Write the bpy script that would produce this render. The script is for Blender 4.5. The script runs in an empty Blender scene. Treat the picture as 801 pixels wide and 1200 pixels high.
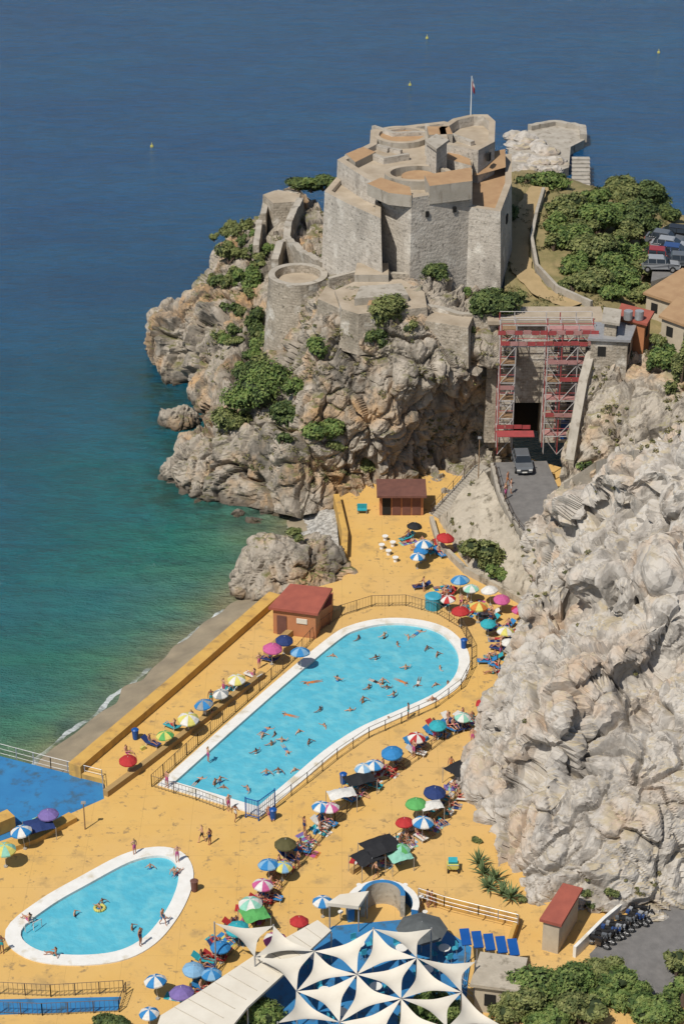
import bpy, bmesh, math, random
import numpy as np
from mathutils import Vector, Matrix, noise
from mathutils.geometry import tessellate_polygon
from mathutils.bvhtree import BVHTree
random.seed(7); rng=np.random.default_rng(7)
F=2526.0; TH=math.radians(28); H=102.7; SEA=-2.5
CT,ST=math.cos(TH),math.sin(TH)
sc=bpy.context.scene; COL=sc.collection
def ray(u,v):
    a=(u-400.5)/F; b=(600-v)/F
    return Vector((a,CT+b*ST,-ST+b*CT))
def P(u,v,z=0.0):          # survey point on the horizontal plane z
    d=ray(u,v); t=(z-H)/d.z
    return Vector((d.x*t,d.y*t,z))
def PY(u,v,Y):
    d=ray(u,v); t=Y/d.y
    return Vector((d.x*t,Y,H+d.z*t))
# ---------------------------------------------------------------- materials
MATS={}
def mat(name,col,col2=None,rough=.85,scale=1.0,detail=4,bump=0.0,bscale=6.0,metal=0.0,spec=.3,coords='Object',mid=.5,wid=.25,extra=None):
    if name in MATS: return MATS[name]
    m=bpy.data.materials.new(name); m.use_nodes=True; nt=m.node_tree; N=nt.nodes; L=nt.links
    b=N['Principled BSDF']; b.inputs['Roughness'].default_value=rough; b.inputs['Metallic'].default_value=metal
    b.inputs['Specular IOR Level'].default_value=spec
    if col2 is None: col2=tuple(c*.78 for c in col)
    tc=N.new('ShaderNodeTexCoord'); n=N.new('ShaderNodeTexNoise'); n.inputs['Scale'].default_value=scale; n.inputs['Detail'].default_value=detail
    n.inputs['Roughness'].default_value=.6
    L.new(tc.outputs[coords],n.inputs['Vector'])
    r=N.new('ShaderNodeValToRGB'); r.color_ramp.elements[0].position=mid-wid; r.color_ramp.elements[1].position=mid+wid
    r.color_ramp.elements[0].color=(*col2,1); r.color_ramp.elements[1].color=(*col,1)
    L.new(n.outputs['Fac'],r.inputs['Fac']); out=r.outputs['Color']
    if bump>0:
        n2=N.new('ShaderNodeTexNoise'); n2.inputs['Scale'].default_value=bscale; n2.inputs['Detail'].default_value=4
        L.new(tc.outputs[coords],n2.inputs['Vector'])
        bp=N.new('ShaderNodeBump'); bp.inputs['Strength'].default_value=bump; bp.inputs['Distance'].default_value=.1
        L.new(n2.outputs['Fac'],bp.inputs['Height']); L.new(bp.outputs['Normal'],b.inputs['Normal'])
    if extra: out=extra(nt,tc,out,b) or out
    L.new(out,b.inputs['Base Color'])
    MATS[name]=m; return m
def mixc(nt,fac,a,bcol,mode='MIX'):
    x=nt.nodes.new('ShaderNodeMix'); x.data_type='RGBA'; x.blend_type=mode
    if hasattr(fac,'links'): nt.links.new(fac,x.inputs[0])
    else: x.inputs[0].default_value=fac
    for s,i in ((a,6),(bcol,7)):
        if hasattr(s,'links'): nt.links.new(s,x.inputs[i])
        else: x.inputs[i].default_value=(*s,1)
    return x.outputs[2]
def nz(nt,tc,scale,lo,hi,detail=4,coord='Object',rough=.6,stretch=None):
    n=nt.nodes.new('ShaderNodeTexNoise'); n.inputs['Scale'].default_value=scale; n.inputs['Detail'].default_value=detail; n.inputs['Roughness'].default_value=rough
    src=tc.outputs[coord]
    if stretch:
        mp=nt.nodes.new('ShaderNodeMapping'); mp.inputs['Scale'].default_value=stretch; nt.links.new(src,mp.inputs['Vector']); src=mp.outputs['Vector']
    nt.links.new(src,n.inputs['Vector'])
    r=nt.nodes.new('ShaderNodeMapRange'); r.inputs[1].default_value=lo; r.inputs[2].default_value=hi
    nt.links.new(n.outputs['Fac'],r.inputs[0]); return r.outputs[0]
def rock_extra(warm,dark,veg,crack_mix=.5,w0=.47):
    def f(nt,tc,out,b):
        L=nt.links;N=nt.nodes
        o=mixc(nt,nz(nt,tc,.16,w0,w0+.15),out,warm)
        o=mixc(nt,nz(nt,tc,.35,.50,.68,6,stretch=(1,1,.3)),o,dark)
        o=mixc(nt,nz(nt,tc,1.6,.56,.70,5,stretch=(1,1,.5)),o,dark)
        v=N.new('ShaderNodeTexVoronoi'); v.feature='DISTANCE_TO_EDGE'; v.inputs['Scale'].default_value=.33
        nn=N.new('ShaderNodeTexNoise'); nn.inputs['Scale'].default_value=.5; nn.inputs['Detail'].default_value=5
        L.new(tc.outputs['Object'],nn.inputs['Vector'])
        va=N.new('ShaderNodeVectorMath'); va.operation='MULTIPLY_ADD'; va.inputs[1].default_value=(4,4,4)
        L.new(nn.outputs['Color'],va.inputs[0]); L.new(tc.outputs['Object'],va.inputs[2]); L.new(va.outputs[0],v.inputs['Vector'])
        r=N.new('ShaderNodeMapRange'); r.inputs[1].default_value=0; r.inputs[2].default_value=.035; r.inputs[3].default_value=crack_mix; r.inputs[4].default_value=0
        L.new(v.outputs['Distance'],r.inputs[0])
        o=mixc(nt,r.outputs[0],o,tuple(c*.5 for c in dark))  # thin darker lines along the Voronoi cell edges
        g=N.new('ShaderNodeNewGeometry'); s=N.new('ShaderNodeSeparateXYZ'); L.new(g.outputs['Normal'],s.inputs[0])
        m1=N.new('ShaderNodeMapRange'); m1.inputs[1].default_value=.72; m1.inputs[2].default_value=.9; L.new(s.outputs['Z'],m1.inputs[0])
        mm=N.new('ShaderNodeMath'); mm.operation='MULTIPLY'; L.new(m1.outputs[0],mm.inputs[0]); L.new(nz(nt,tc,.3,.45,.6),mm.inputs[1])
        o=mixc(nt,mm.outputs[0],o,veg)
        s2=N.new('ShaderNodeSeparateXYZ'); L.new(g.outputs['Position'],s2.inputs[0])
        m2=N.new('ShaderNodeMapRange'); m2.inputs[1].default_value=-2.3; m2.inputs[2].default_value=-1.2; m2.inputs[3].default_value=.8; m2.inputs[4].default_value=0
        L.new(s2.outputs['Z'],m2.inputs[0]); o=mixc(nt,m2.outputs[0],o,(.05,.04,.03))
        return o
    return f
M_rockL=mat('pale_limestone',(.50,.465,.415),(.38,.345,.30),scale=.6,detail=7,bump=.6,bscale=2.2,spec=.1,extra=rock_extra((.44,.34,.25),(.25,.225,.195),(.38,.32,.22),.35,.51))
M_rockM=mat('tan_limestone',(.45,.40,.33),(.31,.27,.215),scale=.6,detail=7,bump=.6,bscale=2.2,spec=.1,extra=rock_extra((.42,.30,.19),(.19,.165,.135),(.24,.21,.11),.4,.47))
M_rockH=mat('warm_limestone',(.41,.36,.295),(.25,.215,.17),scale=.7,detail=7,bump=.7,bscale=2.0,spec=.1,extra=rock_extra((.40,.26,.14),(.13,.115,.095),(.13,.125,.05),.5,.49))
M_ground=mat('dry_earth',(.33,.25,.13),(.14,.135,.055),scale=.5,detail=6,bump=.5,spec=.1)
def dirt_deck(nt,tc,out,b):
    o=mixc(nt,nz(nt,tc,.07,.42,.7,6),out,(.56,.36,.14))
    o=mixc(nt,nz(nt,tc,.45,.56,.72,7),o,(.38,.25,.10))
    o=mixc(nt,nz(nt,tc,1.7,.60,.70,4),o,(.30,.20,.09))
    br=nt.nodes.new('ShaderNodeTexBrick'); br.inputs['Scale'].default_value=1; br.inputs['Brick Width'].default_value=4; br.inputs['Row Height'].default_value=4; br.offset=0
    br.inputs['Mortar Size'].default_value=.02; br.inputs['Color1'].default_value=(0,0,0,1); br.inputs['Color2'].default_value=(0,0,0,1); br.inputs['Mortar'].default_value=(.35,.35,.35,1)
    nt.links.new(tc.outputs['UV'],br.inputs['Vector'])
    return mixc(nt,br.outputs['Color'],o,(.3,.19,.07))
M_deck=mat('yellow_painted_concrete',(.60,.38,.12),(.56,.335,.095),scale=.35,detail=6,rough=.75,bump=.1,extra=dirt_deck)
def wall_dirt(nt,tc,out,b): return mixc(nt,nz(nt,tc,.9,.52,.7,6,stretch=(1,1,.3)),out,(.27,.17,.07))
M_ywall=mat('yellow_wall_paint',(.58,.36,.095),(.45,.26,.07),scale=.8,detail=6,extra=wall_dirt)
M_yworn=mat('worn_ochre',(.42,.27,.10),(.27,.18,.08),scale=.8,detail=6)
def white_dirt(nt,tc,out,b): return mixc(nt,nz(nt,tc,.8,.55,.75,6),out,(.48,.42,.30))
M_white=mat('white_paint',(.72,.71,.67),(.62,.60,.55),scale=1.2,detail=6,rough=.6,extra=white_dirt)
M_whitef=mat('cream_fabric',(.66,.615,.52),(.55,.50,.41),scale=.5,detail=5,rough=.8)
M_metal=mat('dark_metal',(.07,.06,.05),(.12,.08,.05),scale=3,rough=.6,metal=.3)
M_steel=mat('galvanised_steel',(.42,.42,.42),(.30,.30,.30),scale=3,rough=.45,metal=.4)
M_asph=mat('asphalt',(.19,.18,.17),(.12,.115,.11),scale=1.2,detail=7,rough=.9,bump=.3,bscale=20)
M_conc=mat('concrete',(.42,.38,.32),(.28,.25,.20),scale=.7,detail=7,rough=.9,bump=.3,extra=lambda nt,tc,o,b: mixc(nt,nz(nt,tc,1.2,.54,.7,5,stretch=(1,1,.3)),o,(.2,.17,.13)))
M_concd=mat('weathered_concrete',(.46,.405,.32),(.30,.26,.20),scale=.6,detail=7,rough=.9,bump=.5,bscale=3,extra=lambda nt,tc,o,b: mixc(nt,nz(nt,tc,.9,.55,.68,6),o,(.17,.145,.105)))
M_sand=mat('wet_shingle',(.33,.27,.18),(.20,.165,.115),scale=.5,detail=9,rough=.8,bump=.6,bscale=14)
M_cobble=mat('pale_cobbles',(.46,.44,.40),(.20,.19,.17),scale=2.5,detail=4,rough=.8,bump=.8,bscale=5,wid=.12)
M_rust=mat('rust_roof',(.40,.26,.14),(.30,.18,.095),scale=.8,detail=6)
M_redroof=mat('red_roof',(.36,.10,.065),(.25,.07,.05),scale=1.0,detail=6)
M_orange=mat('orange_render',(.46,.20,.09),(.36,.15,.07),scale=1.2,detail=5)
M_cream=mat('cream_render',(.50,.43,.32),(.38,.32,.24),scale=1.2)
M_brown=mat('brown_roof',(.17,.075,.055),(.11,.05,.04),scale=1.5)
M_dark=mat('dark_opening',(.012,.012,.012),(.02,.018,.015))
M_blue=mat('blue_paint',(.03,.145,.33),(.04,.20,.40),scale=.5,detail=7,rough=.5,extra=lambda nt,tc,o,b: mixc(nt,nz(nt,tc,1.0,.52,.68,6),o,(.05,.11,.17)))
M_blued=mat('blue_plastic',(.01,.08,.30),rough=.4)
M_cyan=mat('turquoise_paint',(.05,.33,.45),rough=.5)
M_scafr=mat('scaffold_red_mesh',(.36,.06,.06),(.22,.05,.05),scale=2)
M_pink=mat('faded_pink_board',(.40,.22,.20),(.30,.14,.13),scale=2)
M_wood=mat('timber',(.28,.18,.10),(.18,.11,.06),scale=3)
M_tyre=mat('rubber',(.02,.02,.02),rough=.7)
M_glass=mat('dark_glass',(.02,.025,.03),rough=.1,spec=.6)
M_brush=mat('bark',(.12,.085,.06),(.07,.05,.035),scale=4)
def leafmat(name,c1,c2,c3):
    def e(nt,tc,out,b):
        return mixc(nt,nz(nt,tc,2.2,.45,.62,2),out,c3)
    return mat(name,c1,c2,scale=.55,detail=2,rough=.65,spec=.2,mid=.5,wid=.12,extra=e)
M_leafA=leafmat('olive_foliage',(.15,.17,.055),(.07,.09,.03),(.20,.21,.075))
M_leafB=leafmat('green_foliage',(.12,.18,.045),(.05,.085,.024),(.17,.21,.06))
M_leafC=leafmat('dark_foliage',(.08,.115,.038),(.036,.058,.02),(.12,.15,.045))
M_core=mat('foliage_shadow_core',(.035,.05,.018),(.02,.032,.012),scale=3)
def masonry(c1,c2,mort,rowh=.45,bw=.9):
    def e(nt,tc,out,b):
        br=nt.nodes.new('ShaderNodeTexBrick'); br.inputs['Scale'].default_value=1; br.inputs['Brick Width'].default_value=bw; br.inputs['Row Height'].default_value=rowh
        br.inputs['Mortar Size'].default_value=.03; br.inputs['Mortar Smooth'].default_value=.6; br.inputs['Bias'].default_value=0
        br.inputs['Color1'].default_value=(*c1,1); br.inputs['Color2'].default_value=(*c2,1); br.inputs['Mortar'].default_value=(*mort,1)
        nn=nt.nodes.new('ShaderNodeTexNoise'); nn.inputs['Scale'].default_value=1.1; nn.inputs['Detail'].default_value=3; nt.links.new(tc.outputs['UV'],nn.inputs['Vector'])
        va=nt.nodes.new('ShaderNodeVectorMath'); va.operation='MULTIPLY_ADD'; va.inputs[1].default_value=(.35,.35,.35)
        nt.links.new(nn.outputs['Color'],va.inputs[0]); nt.links.new(tc.outputs['UV'],va.inputs[2]); nt.links.new(va.outputs[0],br.inputs['Vector'])
        o=mixc(nt,.55,out,br.outputs['Color'])
        o=mixc(nt,nz(nt,tc,.35,.5,.75,6,stretch=(1,1,.4)),o,tuple(c*.6 for c in c2))
        o=mixc(nt,nz(nt,tc,2.4,.57,.70,4),o,tuple(c*.45 for c in c2))
        o=mixc(nt,nz(nt,tc,.5,.55,.7,4),o,(.58,.54,.47))
        return o
    return e
M_mas=mat('fort_masonry',(.50,.455,.39),(.34,.30,.245),scale=.9,detail=7,bump=.8,bscale=3.5,spec=.1,extra=masonry((.53,.485,.42),(.41,.37,.315),(.28,.25,.21)))
M_rub=mat('rubble_masonry',(.44,.38,.30),(.25,.21,.16),scale=1.1,detail=7,bump=.9,bscale=4,spec=.1,extra=masonry((.47,.41,.33),(.31,.27,.21),(.2,.17,.13),.3,.5))
M_mtop=mat('fort_roof_top',(.44,.37,.28),(.27,.215,.15),scale=.5,detail=7,bump=.3)
# ---------------------------------------------------------------- mesh builder
class MB:
    def __init__(s): s.v=[];s.f=[];s.m=[];s.mats=[]
    def mi(s,m):
        if m not in s.mats: s.mats.append(m)
        return s.mats.index(m)
    def add(s,vs,fs,m):
        o=len(s.v); s.v+= [tuple(v) for v in vs]; k=s.mi(m)
        for f in fs: s.f.append([i+o for i in f]); s.m.append(k)
    def box(s,c,size,m,rz=0,ry=0,rx=0):
        x,y,z=[a/2 for a in size]; R=Matrix.Rotation(rz,3,'Z')@Matrix.Rotation(ry,3,'Y')@Matrix.Rotation(rx,3,'X'); c=Vector(c)
        vs=[c+R@Vector((sx*x,sy*y,sz*z)) for sz in(-1,1) for sx,sy in((-1,-1),(1,-1),(1,1),(-1,1))]
        s.add(vs,[(3,2,1,0),(4,5,6,7),(0,1,5,4),(1,2,6,5),(2,3,7,6),(3,0,4,7)],m)
    def prism(s,pts,z0,z1,m,top=None,batter=0.0,bottom=True):
        pts=ccw(pts); n=len(pts); low=offset(pts,batter) if batter else pts
        vs=[(p[0],p[1],z0) for p in low]+[(p[0],p[1],z1) for p in pts]
        s.add(vs,[(i,(i+1)%n,n+(i+1)%n,n+i) for i in range(n)],m)
        s.add([(p[0],p[1],z1) for p in pts],[list(range(n))],top or m)
        if bottom: s.add([(p[0],p[1],z0) for p in low],[list(range(n))[::-1]],m)
    def ring(s,outer,inner,z0,z1,m,top=None,zi=None):
        n=len(outer); zi=z0 if zi is None else zi
        o=[(p[0],p[1]) for p in outer]; i=[(p[0],p[1]) for p in inner]
        s.add([(*p,z0) for p in o]+[(*p,z1) for p in o],[(k,(k+1)%n,n+(k+1)%n,n+k) for k in range(n)],m)
        s.add([(*p,zi) for p in i]+[(*p,z1) for p in i],[((k+1)%n,k,n+k,n+(k+1)%n) for k in range(n)],m)
        s.add([(*p,z1) for p in o]+[(*p,z1) for p in i],[(k,(k+1)%n,n+(k+1)%n,n+k) for k in range(n)],top or m)
    def tube(s,a,b,r,m,n=6,r2=None,cap=True):
        a=Vector(a);b=Vector(b); r2=r if r2 is None else r2; d=(b-a)
        if d.length<1e-6: return
        q=d.to_track_quat('Z','Y'); vs=[]
        for c,rr in((a,r),(b,r2)):
            for k in range(n):
                t=2*math.pi*k/n; vs.append(c+q@Vector((math.cos(t)*rr,math.sin(t)*rr,0)))
        fs=[(k,(k+1)%n,n+(k+1)%n,n+k) for k in range(n)]
        if cap: fs+= [list(range(n))[::-1],list(range(n,2*n))]
        s.add(vs,fs,m)
    def wall(s,pts,th,h,m,z=None,top=None,down=.5,ragged=0):
        pts=[Vector(p) for p in pts]
        if ragged:
            q=[]
            for a,b in zip(pts[:-1],pts[1:]):
                k=max(1,int((b-a).length/.7)); q+=[a.lerp(b,i/k) for i in range(k)]
            pts=q+[pts[-1]]
        n=len(pts); A=[];B=[]
        for i,p in enumerate(pts):
            d=(pts[min(i+1,n-1)]-pts[max(i-1,0)]); d.z=0; d.normalize(); nn=Vector((-d.y,d.x,0))*th/2
            A.append(p+nn);B.append(p-nn)
        vs=[];
        for i in range(n):
            zz=pts[i].z; hh=h+(random.uniform(-ragged,ragged) if ragged else 0)
            vs+=[(A[i].x,A[i].y,zz-down),(B[i].x,B[i].y,zz-down),(B[i].x,B[i].y,zz+hh),(A[i].x,A[i].y,zz+hh)]
        fs=[];ft=[]
        for i in range(n-1):
            a=4*i;b=a+4
            fs+=[(a+1,b+1,b+2,a+2),(a,a+3,b+3,b)]; ft.append((a+2,b+2,b+3,a+3))
        fs+=[(0,1,2,3),(4*n-4,4*n-1,4*n-2,4*n-3)]
        s.add(vs,fs,m); s.add(vs,ft,top or m)
    def mesh(s,name,smooth=False,origin=None):
        me=bpy.data.meshes.new(name); V=s.v
        o=Vector((0,0,0)) if origin is None else origin
        me.from_pydata([(x-o.x,y-o.y,z-o.z) for x,y,z in V],[],s.f)
        for m in s.mats: me.materials.append(m)
        me.polygons.foreach_set('material_index',s.m)
        if smooth: me.polygons.foreach_set('use_smooth',[True]*len(s.f))
        uv=me.uv_layers.new(name='UVMap'); dat=np.zeros(len(me.loops)*2)
        for p in me.polygons:
            nr=p.normal
            if abs(nr.z)>.8: 
                for li in p.loop_indices:
                    c=me.vertices[me.loops[li].vertex_index].co; dat[2*li]=c.x+o.x;dat[2*li+1]=c.y+o.y
            else:
                t=Vector((-nr.y,nr.x,0)); t.normalize()
                for li in p.loop_indices:
                    c=me.vertices[me.loops[li].vertex_index].co+o; dat[2*li]=c.dot(t);dat[2*li+1]=c.z
        uv.data.foreach_set('uv',dat); me.update(); return me
    def finish(s,name,smooth=False,parent=None):
        a=np.array(s.v); loc=Vector(((a[:,0].min()+a[:,0].max())/2,(a[:,1].min()+a[:,1].max())/2,a[:,2].min())); o=loc
        me=s.mesh(name,smooth,o); ob=bpy.data.objects.new(name,me); COL.objects.link(ob); ob.location=loc
        if parent: ob.parent=parent
        return ob
def area(p): return sum(p[i][0]*p[(i+1)%len(p)][1]-p[(i+1)%len(p)][0]*p[i][1] for i in range(len(p)))/2
def ccw(p): p=[(q[0],q[1]) for q in p]; return p if area(p)>0 else p[::-1]
def offset(pts,d):
    pts=ccw(pts); n=len(pts); out=[]
    for i in range(n):
        a=Vector(pts[i-1]);b=Vector(pts[i]);c=Vector(pts[(i+1)%n])
        d1=(b-a).normalized();d2=(c-b).normalized(); n1=Vector((d1.y,-d1.x));n2=Vector((d2.y,-d2.x))
        m=(n1+n2); m.normalize(); cosv=max(m.dot(n1),.4)
        q=b+m*(d/cosv); out.append((q.x,q.y))
    return out
def smoothloop(pts,k=6):
    n=len(pts); out=[]
    for i in range(n):
        p0,p1,p2,p3=[Vector((pts[(i+j)%n][0],pts[(i+j)%n][1])) for j in(-1,0,1,2)]
        for s in range(k):
            t=s/k; q=.5*((2*p1)+(p2-p0)*t+(2*p0-5*p1+4*p2-p3)*t*t+(3*p1-p0-3*p2+p3)*t**3); out.append((q.x,q.y))
    return out
def px(pts,z): return [P(u,v,z) for u,v in pts]
def circ(c,r,n=24,ry=None): return [(c[0]+math.cos(2*math.pi*k/n)*r,c[1]+math.sin(2*math.pi*k/n)*(ry or r)) for k in range(n)]
def empty(name,loc=(0,0,0)):
    e=bpy.data.objects.new(name,None); COL.objects.link(e); e.location=loc; return e
def inst(name,me,loc,rz=0,s=1.0,rx=0):
    ob=bpy.data.objects.new(name,me); COL.objects.link(ob); ob.location=loc; ob.rotation_euler=(rx,0,rz); ob.scale=(s,s,s); return ob
# ---------------------------------------------------------------- rock patches
def cr(A,n):
    k=A.shape[0]; t=np.linspace(0,k-1-1e-6,n); i=np.floor(t).astype(int); f=(t-i)[:,None,None]
    g=lambda j:A[np.clip(i+j,0,k-1)]
    p0,p1,p2,p3=g(-1),g(0),g(1),g(2)
    return .5*((2*p1)+(p2-p0)*f+(2*p0-5*p1+4*p2-p3)*f**2+(3*p1-p0-3*p2+p3)*f**3)
def facet(q,sc,seed):
    d,pt=noise.voronoi(q*sc); p=pt[0]; g=noise.cell_vector(p*7.31+Vector((seed,0,0))); 
    g=Vector((g[0]-.5,g[1]-.5,g[2]-.5)); return (q*sc-p).dot(g)*2.0+g[0]*.9, d[1]-d[0]
def rd(p,fs=.3,cr_amt=.5,vert=0.0,fine=1.0):
    q=Vector((p[0],p[1],p[2]*.8))*fs
    w=noise.noise_vector(q*1.1)*.35+noise.noise_vector(q*4)*.08
    qq=q+w
    a=noise.noise(q*.5)*1.3+noise.noise(q*1.1+Vector((5,5,5)))*.6
    f1,e1=facet(qq,.75,3); f2,e2=facet(qq,1.9,11); f3,e3=facet(qq,5.0,23)
    crack=min(1.0,e1*6)-1+.5*fine*(min(1.0,e2*5)-1)
    r=a+.85*f1+.38*fine*f2+.13*fine*f3+cr_amt*crack+.05*noise.noise(q*16)
    if vert:
        n=abs(noise.noise(Vector((p[0]*.22,p[1]*.22,p[2]*.05))+w*.8)); r-=vert*max(0,.09-n)/.09
    return r
TERR=[]
def grid_obj(name,V,nu,nv,m,smooth=False,hit=True):
    i=np.arange(nu*nv).reshape(nu,nv)
    F4=np.stack([i[:-1,:-1],i[1:,:-1],i[1:,1:],i[:-1,1:]],-1).reshape(-1,4)
    o=V.min(0); me=bpy.data.meshes.new(name); me.from_pydata((V-o).tolist(),[],F4.tolist()); me.materials.append(m)
    if smooth: me.polygons.foreach_set('use_smooth',[True]*len(F4))
    ob=bpy.data.objects.new(name,me); COL.objects.link(ob); ob.location=o
    if hit: TERR.append(BVHTree.FromPolygons([Vector(v) for v in V],F4.tolist()))
    return ob
def nrm(G):
    du=np.gradient(G,axis=0);dv=np.gradient(G,axis=1); Nn=np.cross(du,dv); Nn=Nn/(np.linalg.norm(Nn,axis=2)[:,:,None]+1e-9)
    cam=np.array([0,0,H])-G
    return -Nn if (Nn*cam).sum(2).mean()<0 else Nn
def patch(name,cols,nu,nv,m,amp=1.0,fs=.3,cra=.5,smooth=False,vert=0.0,ledge=None,fine=1.0):
    A=np.array([[PY(*c) for c in col] for col in cols])
    G=cr(A,nu); G=cr(G.transpose(1,0,2),nv).transpose(1,0,2)
    if ledge:
        kc,kr=len(cols)-1,len(cols[0])-1
        L0=np.array([[ledge(kc*a/(nu-1),kr*b/(nv-1),G[a,b]) for b in range(nv)] for a in range(nu)])
        G=G+nrm(G)*L0[:,:,None]
        # relax the lattice so the shelves are evenly tessellated
        for _ in range(6):
            G[1:-1,1:-1]=.5*G[1:-1,1:-1]+.125*(G[2:,1:-1]+G[:-2,1:-1]+G[1:-1,2:]+G[1:-1,:-2])
    Nn=nrm(G)
    V=G.reshape(-1,3);N=Nn.reshape(-1,3)
    D=np.array([rd(p,fs,cra,vert,fine) for p in V])*amp
    V=V+N*D[:,None]
    return grid_obj(name,V,nu,nv,m,smooth)
head=[
 [(330,470,262),(300,440,264),(290,400,266),(300,360,266),(310,330,266),(320,300,266),(340,270,268),(370,240,270)],
 [(186,440,234),(170,408,236),(175,374,238),(212,346,241),(240,325,243),(258,290,246),(300,252,249),(345,216,252)],
 [(215,472,227),(215,440,228),(228,400,229),(240,365,231),(262,330,234),(285,290,239),(312,262,244),(355,222,250)],
 [(238,522,215),(243,480,217),(258,440,220),(270,400,223),(285,365,226),(300,330,230),(330,290,236),(370,235,247)],
 [(205,582,202),(194,552,204),(214,518,206),(245,490,209),(275,455,213),(298,410,218),(320,340,224),(385,262,238)],
 [(290,594,198.5),(294,560,200),(300,520,202),(310,480,205),(320,440,209),(330,400,213),(350,330,219),(400,300,227)],
 [(345,603,194),(352,575,195.5),(355,530,197),(360,490,199),(362,450,201),(368,405,203.5),(388,352,207),(435,315,214)],
 [(400,598,195),(398,560,197),(400,520,198.3),(402,480,199),(402,440,200),(404,388,202),(412,362,204),(455,325,211.5)],
 [(450,604,194),(452,565,198.5),(445,522,197.5),(448,480,197.5),(450,440,198.5),(454,386,201),(460,364,203),(492,322,211)],
 [(500,606,193.8),(505,560,200.5),(502,520,202),(498,480,199.5),(498,440,197),(503,392,200.5),(512,374,203),(545,335,212)],
 [(540,588,196),(550,552,201.5),(552,520,204),(553,480,203),(555,440,199.5),(560,400,201),(567,386,203.5),(590,345,212)],
 [(572,548,200),(580,515,203),(588,480,202.8),(592,450,201),(592,425,201),(592,396,203),(600,380,206),(640,350,213)],
 [(600,545,206),(602,515,206),(604,480,206),(604,450,206),(604,425,206),(606,405,206),(620,385,208),(660,355,214)],
]
patch('headland_cliff',head,440,270,M_rockH,.95,.30,.6,vert=1.6)
right=[
 [(650,735,182),(648,710,182),(646,690,182),(644,670,183),(640,655,184),(640,645,185),(645,635,186),(680,640,192)],
 [(622,726,171.5),(618,700,172.5),(614,675,173),(611,655,174),(610,635,175),(611,622,176),(618,612,177),(660,620,185)],
 [(598,792,162),(606,750,164),(616,715,165.5),(624,685,167),(632,650,169),(640,615,171),(652,580,174),(700,600,185)],
 [(562,874,151),(568,820,153),(588,770,155),(612,720,157.5),(635,670,160),(665,620,164),(702,548,170),(750,580,182)],
 [(555,936,143.8),(557,880,146),(580,820,148.5),(615,760,151.5),(655,700,155),(700,635,159.5),(762,528,166),(800,560,180)],
 [(560,992,137.3),(570,930,140),(600,865,142.5),(645,795,146),(695,725,150),(750,640,155),(820,508,162),(870,540,178)],
 [(600,1046,131.5),(615,985,134),(645,915,137),(695,835,141),(750,750,146),(815,650,152),(890,495,159),(940,530,175)],
 [(650,1072,129),(668,1010,131.5),(700,940,134.5),(755,855,139),(815,765,144),(880,660,150),(960,490,158),(1000,530,174)],
 [(740,1080,128),(755,1015,130.5),(785,940,133.5),(835,850,138),(890,765,143),(950,660,150),(1030,490,158),(1080,520,174)],
 [(850,1075,128.5),(850,1015,131),(870,940,134),(915,850,138),(960,765,143),(1020,660,150),(1100,490,158),(1160,520,174)],
]
def ss(a,b,x):
    t=min(1,max(0,(x-a)/(b-a))); return t*t*(3-2*t)
def stepf(x,up,dn,wu,wd,w):
    # rises to +up just before 0, drops to -dn just after, decays on both sides
    A=up*ss(-wu,-w,x) if x<=0 else up
    B=-dn*(1-ss(w,wd,x)) if x>=0 else -dn
    t=ss(-w,w,x); return A*(1-t)+B*t
def cliff_ledge(c,r,p):
    n=noise.noise(Vector(p)*.2)*.45+noise.noise(Vector(p)*.7)*.12
    x=c-(6.1+.25*math.sin(r*1.7)+n); m=ss(1.4,2.4,r)*(1-ss(4.3,5.0,r))
    d=m*stepf(x,1.3,1.7,1.6,1.3,.14)
    y=r-(4.4+.22*(c-5)+n*1.2); m=ss(3.2,4.0,c)*(1-ss(6.6,7.6,c)); d+=m*stepf(-y,1.5,1.7,1.3,1.0,.11)
    y=r-(2.2+.5*math.sin(c)+n*1.5); m=ss(3.2,4.0,c)*(1-ss(5.2,6,c)); d+=m*stepf(-y,.9,1.1,.8,.7,.09)
    y=r-(5.4+.2*math.sin(c*2)+n); m=ss(1.6,2.4,c)*(1-ss(4.2,5,c)); d+=m*stepf(-y,.9,1.1,.8,.6,.09)
    y=r-(3.2+.3*math.sin(c*1.6+1)+n); m=ss(1.4,2.2,c)*(1-ss(3.4,4.2,c)); d+=m*stepf(-y,.8,.9,.8,.6,.09)
    return d
patch('limestone_cliff',right,340,450,M_rockL,1.15,.27,.55,ledge=cliff_ledge,vert=.9,fine=.85)
ur=[
 [(645,600,188),(655,560,190),(668,500,193),(680,450,196),(692,410,199),(720,385,206)],
 [(700,600,187),(708,545,189),(718,490,191.5),(732,450,195),(748,415,199),(770,392,206)],
 [(760,600,183),(768,530,186),(778,480,189.5),(790,440,193),(800,410,198),(820,385,206)],
 [(830,600,180),(835,520,184),(845,470,188),(850,435,192),(860,400,198),(880,375,206)],
 [(930,600,178),(935,520,182),(945,470,186),(950,435,190),(960,400,196),(980,375,204)],
]
patch('roadside_cliff',ur,170,130,M_rockM,.8,.32,.6,vert=1.0)
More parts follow.
